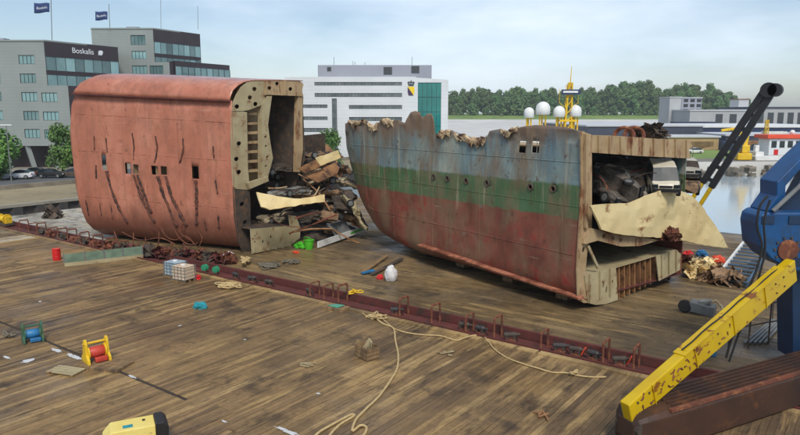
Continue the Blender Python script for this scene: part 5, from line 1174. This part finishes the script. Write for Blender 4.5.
# white office with shield emblem
f3 = 150.0; X3 = lambda px: (D(px, 112, f3)-CP).dot(HR); xc = X3(416); zr = D(400, 77, f3).z-.5
o3 = thing('office_building', 'white office with ribbon windows, crowned shield emblem and teal glass corner', 'office building', CFR(xc, f3, .5), YAW)
ribs = [(315, 402, 82, 85.5), (315, 402, 93, 97), (349, 402, 105, 109), (349, 402, 117, 121), (290, 327.5, 104.5, 108), (290, 327.5, 116.5, 120), (290, 327.5, 128, 132)]
wl3 = []
for a, b, c, d in ribs: p, q = D(a, d, f3), D(b, c, f3); wl3.append((X3(a)-xc, X3(b)-xc, p.z-.5, q.z-.5))
wl3.append((X3(332)-xc, X3(337)-xc, .6, D(332, 98.5, f3).z-.5))
facade(o3, X3(285)-xc, 0, 0, zr, wl3, m_clad, FT(0), 'wall', .35, MAT('ribbon_pane', S(76, 86, 90), S(120, 128, 130), .6, rough=.15, bump=0))
gw = X3(441)-xc; xr = X3(448)-xc
MB().plate([(0, 0.02), (xr, .02), (xr, zr-.6), (0, zr-.1)], [rect(.4, gw, .8, zr-1.2)], FT(0), .35).build('glass_surround', m_clad, o3)
nx, nzr = 5, 5
for i in range(nx):
    for j in range(nzr):
        a0, a1 = .4+(gw-.4)*i/nx, .4+(gw-.4)*(i+1)/nx; b0, b1 = .8+(zr-2)*j/nzr, .8+(zr-2)*(j+1)/nzr
        MB().plate(rect(a0+.04, a1-.04, b0+.05, b1-.05), [], FT(.15), .06).build('glass_pane', m_teal_glass, o3)
MB().plate(rect(.3, gw+.1, .7, zr-1.1), [], FT(.24), .05).build('glazing_frame', m_frame, o3)
box_plate(o3, 'body', [(X3(285)-xc, .4), (xr-.05, .4), (xr-1.5, 18), (X3(285)-xc, 18)], 0, zr-.62, m_greyclad)
box_plate(o3, 'roof', [(X3(285)-xc, .1), (-.05, .1), (-.05, 18), (X3(285)-xc, 18)], zr-.3, zr+.06, m_clad)
zp = D(400, 65, f3+3).z-.5
ph = box_plate(o3, 'plant_room', [(X3(317)-xc, 3), (X3(432)-xc, 3), (X3(432)-xc, 14), (X3(317)-xc, 14)], zr-.5, zp, m_greyclad)
for a, b, c, d in ((326, 330, 67, 71), (383, 391.5, 67, 74.5), (411, 419, 66, 73)):
    p, q = D(a, d, f3+2.95), D(b, c, f3+2.95); MB().plate(rect(X3(a)-xc+.1, X3(b)-xc+.1, p.z-.5, q.z-.5), [], FT(2.9), .08).build('louvre', m_frame, ph)
for px, y in ((334, 57), (353, 61), (412, 57), (355, 62), (365, 62)):
    b = D(px, 65, f3+6); t = D(px, y, f3+6); MB().tube([b, t], .05, 5).build('antenna', m_grey, o3, True)
ex, ez = X3(411)-xc, D(411, 91, f3).z-.5
em = MB().plate([(ex-.75, ez+.95), (ex+.75, ez+.95), (ex+.75, ez-.2), (ex+.55, ez-.95), (ex-.55, ez-.95), (ex-.75, ez-.2)], [], FT(-.1), .09).build('emblem_shield', MAT('emblem_yellow', S(236, 204, 30), S(228, 192, 24), 1, rough=.5, bump=0), o3)
MB().plate([(ex-.74, ez+.9), (ex+.54, ez-.94), (ex-.54, ez-.94), (ex-.74, ez-.2)], [], FT(-.16), .05).build('shield_field', MAT('emblem_purple', S(66, 44, 84), S(58, 38, 74), 1, rough=.5, bump=0), em)
MB().plate([(ex-.55, ez+1.15), (ex+.55, ez+1.15), (ex+.8, ez+1.9), (ex+.5, ez+2.15), (ex+.25, ez+1.95), (ex, ez+2.45), (ex-.25, ez+1.95), (ex-.5, ez+2.15), (ex-.8, ez+1.9)], [circ((ex-.35, ez+1.65), .16, 6), circ((ex, ez+1.7), .16, 6), circ((ex+.35, ez+1.65), .16, 6)], FT(-.12), .1).build('emblem_crown', m_frame, o3)
# parked cars, lamp, quay trees
for i, (px, py, rz, mt, lb) in enumerate(((33, 176, 4, m_dark, 'dark grey car parked between the entrance tree and the lamp post'), (52, 177.5, 2, m_black, 'black car parked below the office entrance'), (72, 177, 3, m_dark, 'dark car parked closest to the pink hull section'), (5, 179, 6, MAT('car_silver', S(170, 176, 182), S(150, 156, 162), 1, rough=.3, bump=0), 'silver car parked under the quay tree'), (20, 178.5, 5, MAT('car_white', S(214, 216, 218), S(200, 202, 204), 1, rough=.3, bump=0), 'white car parked beside the silver car'))):
    make_car('parked_car', lb, G(px, py, .51), YAW+R(rz+180*(i % 2)), mt, 1, i, None, 4.3, False, None, 4, 'car', 'cars parked on the quay')
o = thing('street_lamp', 'pale street lamp standing on the quay before the office', 'street lamp', G(12, 186, .5)); b = G(12, 186, .5)
MB().tube([b, b+up*4, b+up*8.6], [.11, .09, .06], 8).build('pole', m_grey, o, True); MB().box(b+up*8.7, (1.6, .3, .14), Matrix.Rotation(YAW, 3, 'Z')).build('lamp_head', m_white, o, True)

def tree_proto(name, label, h, w, n, leaf, mat, seed, trunk_h, cat='tree', group=None):
    rr = random.Random(seed); o = thing(name, label, cat, (0, 0, 0), 0, group)
    t = MB(); t.tube([(0, 0, -.3), (.1, 0, trunk_h*.6), (0, .1, trunk_h), (.1, 0, h*.7)], [w*.05, w*.04, w*.035, w*.012], 7)
    for k in range(7):
        z = trunk_h+(h*.55-trunk_h)*rr.random(); a = rr.random()*6.28; t.tube([(0, 0, z), (math.cos(a)*w*.2, math.sin(a)*w*.2, z+h*.1), (math.cos(a)*w*.34, math.sin(a)*w*.34, z+h*.2)], [w*.02, w*.014, w*.006], 5)
    t.build('trunk', m_bark, o)
    cl = []
    for k in range(26):
        z = rr.uniform(.08, 1); a = rr.random()*6.28; r = w*.5*math.sin(math.pi*min(1, .12+.86*z)**.8)**.7*math.sqrt(rr.random())*.85
        cl.append((Vector((math.cos(a)*r, math.sin(a)*r, trunk_h*.7+(h-trunk_h*.7)*z*.95)), rr.uniform(.12, .24)*w))
    c = MB()
    for i in range(n):
        q, r = rr.choice(cl); v = Vector((rr.gauss(0, 1), rr.gauss(0, 1), rr.gauss(0, .8))).normalized()*r*rr.random()**.4
        p = q+v; s = leaf*rr.uniform(.6, 1.3); nn = (v.normalized()+Vector((rr.gauss(0, .5), rr.gauss(0, .5), rr.gauss(.3, .5)))).normalized()
        ax = nn.cross(Vector((rr.random(), rr.random(), rr.random()))).normalized(); ay = nn.cross(ax)
        c.add([p-ax*s-ay*s*.5, p+ax*s*.4-ay*s, p+ax*s+ay*s*.5, p-ax*s*.4+ay*s], [(0, 1, 2, 3)])
    c.build('crown', mat, o); return o
# poplar belt on the dike
protos = [tree_proto('poplar_tree', 'tall green poplar in the tree belt on the dike', 30, 19, 4200, .75, m_leaf, 100+i, 5, group='trees of the dike belt') for i in range(4)]
hp_ = [(440, 90), (456, 91), (470, 88), (486, 87), (500, 89), (515, 86), (530, 87), (548, 89), (562, 88), (580, 89), (600, 86), (615, 84), (632, 82), (650, 82), (662, 86), (676, 84), (690, 86), (705, 85), (720, 88), (734, 92), (742, 99), (760, 101), (785, 103), (830, 101)]
rr = random.Random(31); k = 0
for row, (fd, dy) in enumerate(((700, 6), (716, 2), (735, 0))):
    px = 436+row*3
    while px < 760:
        yt = interp(hp_, px)+dy+rr.uniform(-2.5, 4); p = D(px, yt, fd); h = p.z-7.8; base = CFR((p-CP).dot(HR), fd, 7.8)
        s = max(.3, h/30); sw = max(.55, s)*rr.uniform(.7, 1.3)
        if k < 4: t = protos[k]; t.location = base; t.rotation_euler = (0, 0, rr.random()*6); t.scale = (sw, sw, s)
        else: t = dup(protos[k % 4], base, rr.random()*6, scale=(sw, sw, s))
        k += 1; px += rr.uniform(7, 11.5)
# lower bushes at the foot of the belt
bush0 = tree_proto('bush', 'rounded green bush at the foot of the dike tree belt', 9, 11, 1500, .5, m_leaf, 201, 1.0, 'bush', 'bushes at the foot of the belt')
first = True; px = 440
while px < 690:
    p = D(px, 113, 688); base = CFR((p-CP).dot(HR), 688, 7.7); s = rr.uniform(.7, 1.3)
    if px > 496 and px < 522: s = 1.9
    if first: bush0.location = base; first = False; bush0.scale = (s,)*3
    else: dup(bush0, base, rr.random()*6, scale=s)
    px += rr.uniform(8, 14)
tq = tree_proto('quay_tree', 'leafy green tree on the quay beside the silver and white cars', 7.5, 7.5, 3000, .22, m_leaf2, 301, 1.8)
tq.location = G(0, 180, .5)
t2 = dup(tq, G(63, 172.5, .5), 1.3, 'leafy green tree on the quay half hidden by the pink hull', scale=(.75, .75, 1.1))
t3 = dup(tq, G(318, 176, .5), 2.0, 'small green tree before the ribbon window office', scale=.8)
t4 = dup(tq, G(330, 176, .5), 4.0, 'taller small green tree before the narrow window of the white office', scale=(.7, .7, 1.0))

# ------------------------------------------------------------------ far bank, right side
def shed(name, label, px0, px1, yt, f, depth, wall, roof, base=.3, cat='warehouse', wins=(), roof_h=.5, doors=(), yaw=0):
    a, b = D(px0, 112, f), D(px1, 112, f); x0, x1 = (a-CP).dot(HR), (b-CP).dot(HR); zt = D(px0, yt, f).z-base; w = x1-x0
    o = thing(name, label, cat, CFR((x0+x1)/2, f, base), YAW)
    W = []
    for q in wins: W.append(((D(q[0], 112, f)-CP).dot(HR)-(x0+x1)/2, (D(q[1], 112, f)-CP).dot(HR)-(x0+x1)/2, D(q[0], q[3], f).z-base, D(q[0], q[2], f).z-base))
    facade(o, -w/2, w/2, 0, zt, W, wall, FT(0), 'wall', .3, m_glass)
    box_plate(o, 'body', [(-w/2, .4), (w/2, .4), (w/2, depth), (-w/2, depth)], 0, zt-.05, wall)
    MB().bx(-w/2-.4, w/2+.4, -.4, depth+.4, zt+.003, zt+roof_h).build('roof', roof, o)
    for q in doors:
        p0, p1 = (D(q[0], 112, f)-CP).dot(HR)-(x0+x1)/2, (D(q[1], 112, f)-CP).dot(HR)-(x0+x1)/2
        MB().bx(p0, p1, -.12, -.02, 0.02, D(q[0], q[2], f).z-base).build('roller_door', m_frame, o)
    return o
m_hall = MAT('grey_hall_wall', S(172, 174, 174), S(156, 158, 158), .1, rough=.6, bump=.05)
m_navy = MAT('navy_sheet', S(44, 58, 92), S(36, 46, 72), .1, rough=.5, bump=.05)
m_navy2 = MAT('dark_slate_sheet', S(66, 72, 86), S(54, 58, 72), .1, rough=.6, bump=.05)
m_tan = MAT('tan_brick', S(176, 150, 104), S(160, 134, 92), .3, rough=.8, bump=.1)
m_palegrey = MAT('pale_grey_roof', S(196, 198, 200), S(176, 178, 180), .1, rough=.6, bump=.05)
shed('warehouse', 'long low dark slate warehouse with pale roof behind the banded section', 588, 704, 126.5, 225, 70, m_navy2, m_palegrey)
shed('warehouse', 'navy fronted warehouse with white roof edge behind the black boom', 690, 860, 127.5, 240, 60, m_navy, m_white)
shed('warehouse', 'dark grey quay shed behind the red-roofed tug', 728, 900, 136, 205, 24, m_navy2, m_palegrey)
shed('brick_block', 'low tan brick block with two rows of windows on the far bank', 670, 721, 137.5, 190, 12, m_tan, m_palegrey, wins=[(x, x+4, 141.5, 146) for x in (676, 685, 694, 703, 712)]+[(x, x+4, 150, 155) for x in (676, 685, 694, 703, 712)], cat='building')
shed('white_tower', 'white windowless tower block beside dark glazed stair on the far bank', 669, 680.5, 97.5, 400, 16, m_hall, m_palegrey, base=.3, cat='building')
shed('glazed_block', 'grey glazed office block beside the white tower', 680.8, 701, 98, 404, 16, m_greyclad, m_palegrey, wins=[(x, x+4.5, y, y+3.2) for x in (683, 689.5, 696) for y in (99, 104, 109, 114)], cat='building')
shed('white_hall', 'grey-white hall with dark roller doors beyond the navy warehouse', 752, 870, 108.5, 380, 40, m_hall, m_navy2, base=.3, cat='warehouse', doors=[(x, x+6, 112.5) for x in (758, 768, 778, 788, 798)], roof_h=1)
shed('low_hall', 'low grey hall with dark doors between the white tower and the black boom', 690, 750, 111, 376, 30, m_hall, m_palegrey, base=.3, cat='warehouse', doors=[(x, x+7, 114) for x in (716, 730)], roof_h=.8)
shed('pale_house', 'small pale house roof among the trees beyond the halls', 738, 748, 99.5, 440, 12, m_palegrey, m_brown_plate, cat='house')
shed('blue_container', 'blue container stack in front of the white hall', 678, 716, 122, 300, 8, m_navy, m_navy, cat='container', roof_h=.1)
def container(label, px, f, z, mat, L=6.1, rz=0):
    o = thing('shipping_container', label, 'container', CFR((D(px, 112, f)-CP).dot(HR), f, z), YAW+rz)
    MB().bx(-L/2+.08, L/2-.08, -1.14, 1.14, .08, 2.5).build('box', mat, o)
    for x in (-L/2, L/2-.16):
        for y in (-1.2, 1.06): MB().bx(x, x+.16, y, y+.14, 0, 2.6).build('corner_post', mat, o)
    n = int(L/.55)
    for k in range(n): MB().bx(-L/2+.3+k*.55, -L/2+.55+k*.55, -1.19, -1.142, .2, 2.4).build('rib', mat, o)
for i, (px, f, z, mt, lb) in enumerate(((734, 186, .34, m_navy, 'navy shipping container beside the grass behind the loader crane'), (755, 190, .34, m_brown_plate, 'brown shipping container behind the tug bow'), (776, 192, .34, m_navy2, 'slate shipping container under a stacked white one'), (776, 192, 2.95, m_white, 'white shipping container stacked on a slate one'), (800, 192, .34, m_orange, 'orange shipping container behind the tug wheelhouse'))): container(lb, px, f, z, mt)
# tug with orange roof at the bank
o = thing('tug_boat', 'white tug with orange-red wheelhouse roof moored at the rock bank', 'boat', CFR((D(785, 112, 150)-CP).dot(HR), 150, .1), YAW+R(4))
MB().plate([(-7, -1.8), (12, -1.8), (13, 1.4), (-7.6, 1.2)], [], lambda a, b, d: (a, d-2.4, b), 4.8).build('hull', m_white, o, bevel=.25)
MB().bx(-7.3, -5.4, -2, 2, 1.2, 2.1).build('bulwark', m_white, o); MB().bx(-4.4, 12, -2.1, 2.1, 1.3, 5.0).build('wheelhouse', m_clad, o, bevel=.1)
for k in range(8): MB().bx(-3.9+k*1.9, -2.7+k*1.9, -2.14, -2.08, 3.0, 4.5).build('window', m_glass, o)
MB().bx(-5.2, 12.6, -2.6, 2.6, 5.02, 5.9).build('roof', m_orange, o, bevel=.1); MB().bx(-3.2, -2.2, -2.14, -2.1, 1.4, 2.6).build('door', m_red, o)
MB().lathe([(.05, 0), (.5, .1), (.6, .5), (.3, .95), (.05, 1.0)], (2.2, 0, 5.9), 12).build('radar_dome', m_white, o); MB().box((-6, 0, 2.8), (.9, .9, 1.4)).build('vent_stack', m_white, o, bevel=.1)
# yellow lattice mast and yellow loader
o = thing('lattice_mast', 'yellow lattice mast standing behind the tug', 'mast', CFR((D(768, 112, 160)-CP).dot(HR), 160, .3), YAW); zt = D(768, 121, 160).z
for (x, y) in ((-.5, -.5), (.5, -.5), (.5, .5), (-.5, .5)): MB().tube([(x, y, 0), (x*.5, y*.5, zt)], .1, 6).build('leg', m_yellow2, o)
for k in range(8):
    z0, z1 = zt*k/8, zt*(k+1)/8; s0, s1 = .5-.25*k/8, .5-.25*(k+1)/8; MB().tube([(-s0, -s0, z0), (s1, -s1, z1), (s1, s1, z1), (-s0, s0, z0), (-s0, -s0, z0)], .07, 5).build('brace', m_yellow2, o)
o = thing('loader_crane', 'yellow loader crane with bent arm on the bank beside the tug', 'loader crane', CFR((D(746, 112, 148)-CP).dot(HR), 148, .3), YAW)
MB().bx(-1.6, 1.6, -1.2, 1.2, .1, 1.6).build('base', m_yellow2, o, bevel=.15); MB().bx(-.6, 1.2, -.9, .9, 1.6, 3.4).build('turret', m_yellow2, o, bevel=.2)
MB().beam((.3, 0, 3.2), (.6, 0, 5.4), .8, .9).build('lower_arm', m_yellow2, o, bevel=.1); MB().beam((.8, 0, 5.0), (-2.6, 0, 7.0), .7, .8).build('middle_arm', m_yellow2, o, bevel=.1); MB().beam((-2.4, 0, 7.0), (-5.2, 0, 6.6), .5, .6).build('upper_arm', m_yellow2, o, bevel=.1)
MB().lathe([(.1, -.5), (.9, -.5), (.9, .5), (.1, .5)], (-1.6, -.6, 2.8), 14, Matrix.Rotation(R(90), 3, 'X')).build('hose_drum', m_dark, o)
for i, (px, f, mt) in enumerate(((697, 172, m_white), (752, 176, m_navy), (788, 180, m_navy2), (760, 185, m_dark))):
    make_car('parked_car', ('white car parked before the tan brick block', 'navy car parked behind the loader crane', 'slate car parked behind the tug wheelhouse', 'dark car parked behind the lattice mast')[i], CFR((D(px, 112, f)-CP).dot(HR), f, .34), YAW+R(5*i), mt, 1, i, None, 4.4, i > 1, None, 4, 'car', None)
# ship with domes behind the banded section
fs = 96.0; sx = lambda px: (D(px, 112, fs)-CP).dot(HR); x0 = sx(562)
o = thing('survey_ship', 'ship with yellow mast and white radar domes moored behind the banded section', 'ship', CFR(x0, fs, ZW-.2), YAW)
zb = -ZW+.2
MB().plate([(-16, 0), (14, 0), (17, 6), (-17, 5.5)], [], lambda a, b, d: (a, d+1, b), 9).build('hull', m_navy, o, bevel=.2); MB().bx(-7, 9, 2.2, 8, 5.6, 9.9).build('superstructure', m_white, o, bevel=.15)
for k in range(6): MB().bx(-6+k*2.5, -4.2+k*2.5, 2.15, 2.22, 8.0, 9.2).build('window', m_glass, o)
def dome(px, ytop, ybot, wpx, f):
    p0 = D(px, ybot, fs); p1 = D(px, ytop, fs); r = wpx/2/FPX*fs*1.0; h = p1.z-p0.z; c = ((p0-CP).dot(HR)-x0, 4.5, p0.z+zb)
    d = MB().lathe([(r*.8, -.12), (r, 0), (r, h-r)]+[(r*math.cos(R(a)), h-r+r*math.sin(R(a))) for a in (15, 30, 45, 60, 75, 88)], c, 20).build('radar_dome', m_white, o, smooth=True)
    for (x, y) in ((-.4, 0), (.4, 0), (0, .5)): MB().tube([(c[0]+x*r, c[1]+y, 9.8), (c[0]+x*r, c[1]+y, c[2]-.1)], .12, 6).build('dome_leg', m_yellow2, o)
dome(535, 107, 117.3, 10.6, fs); dome(549.5, 101, 114, 15, fs); dome(566.5, 105.5, 116.5, 12.3, fs); dome(583.5, 104.5, 116, 12.3, fs)
mx = sx(575.5)-x0; zt = D(578, 64, fs).z+zb
for (x, y) in ((-.55, -.5), (.55, -.5), (.55, .5), (-.55, .5)): MB().tube([(mx+x, 4.5+y, 9.6), (mx+x*.45+.25, 4.5+y*.4, zt-2.4)], .13, 6).build('mast_leg', m_yellow2, o)
for k in range(7):
    z0 = 9.8+k*(zt-12.4)/7; s = .55-.04*k; MB().tube([(mx-s, 4.5-s, z0), (mx+s, 4.5-s, z0+1), (mx+s, 4.5+s, z0+.4), (mx-s, 4.5+s, z0+1), (mx-s, 4.5-s, z0)], .07, 5).build('mast_brace', m_yellow2, o)
MB().tube([(mx+.2, 4.5, zt-3), (mx+.35, 4.5, zt)], [.1, .04], 6).build('topmast', m_yellow2, o)
MB().bx(mx-1.2, mx+1.6, 3.7, 3.9, D(575, 94, fs).z+zb, D(575, 88.5, fs).z+zb).build('mast_screen', m_navy, o); MB().bx(mx-1.0, mx+1.2, 3.6, 3.69, D(575, 92, fs).z+zb, D(575, 90, fs).z+zb).build('screen_panel', m_white, o)
for dx in (-1.3, 1.5): MB().tube([(mx+dx*.4, 4.5, zt-6), (mx+dx, 4.5, zt-5.4), (mx+dx, 4.5, zt-3.4)], .05, 5).build('yard', m_yellow2, o)
MB().bx(mx-1.3, mx+1.3, 3.9, 5.1, zt-8.2, zt-7.9).build('mast_platform', m_yellow2, o)

# ------------------------------------------------------------------ haze over the far bank
hz = bpy.data.materials.new('haze_air'); hz.use_nodes = True; hn = hz.node_tree.nodes; hn.clear()
ho = hn.new('ShaderNodeOutputMaterial'); hv = hn.new('ShaderNodeVolumePrincipled'); hv.inputs['Color'].default_value = (.86, .93, 1, 1); hv.inputs['Density'].default_value = .00022; hv.inputs['Anisotropy'].default_value = .3
hz.node_tree.links.new(hv.outputs[0], ho.inputs['Volume'])
mb = MB(); c = CFR(0, 1050, 0); mb.box((c.x, c.y, 26), (4200, 2900, 62), Matrix.Rotation(YAW, 3, 'Z')); stuff(tag(mb.build('haze', hz), 'thin pale haze in the air over the harbour', 'haze'))
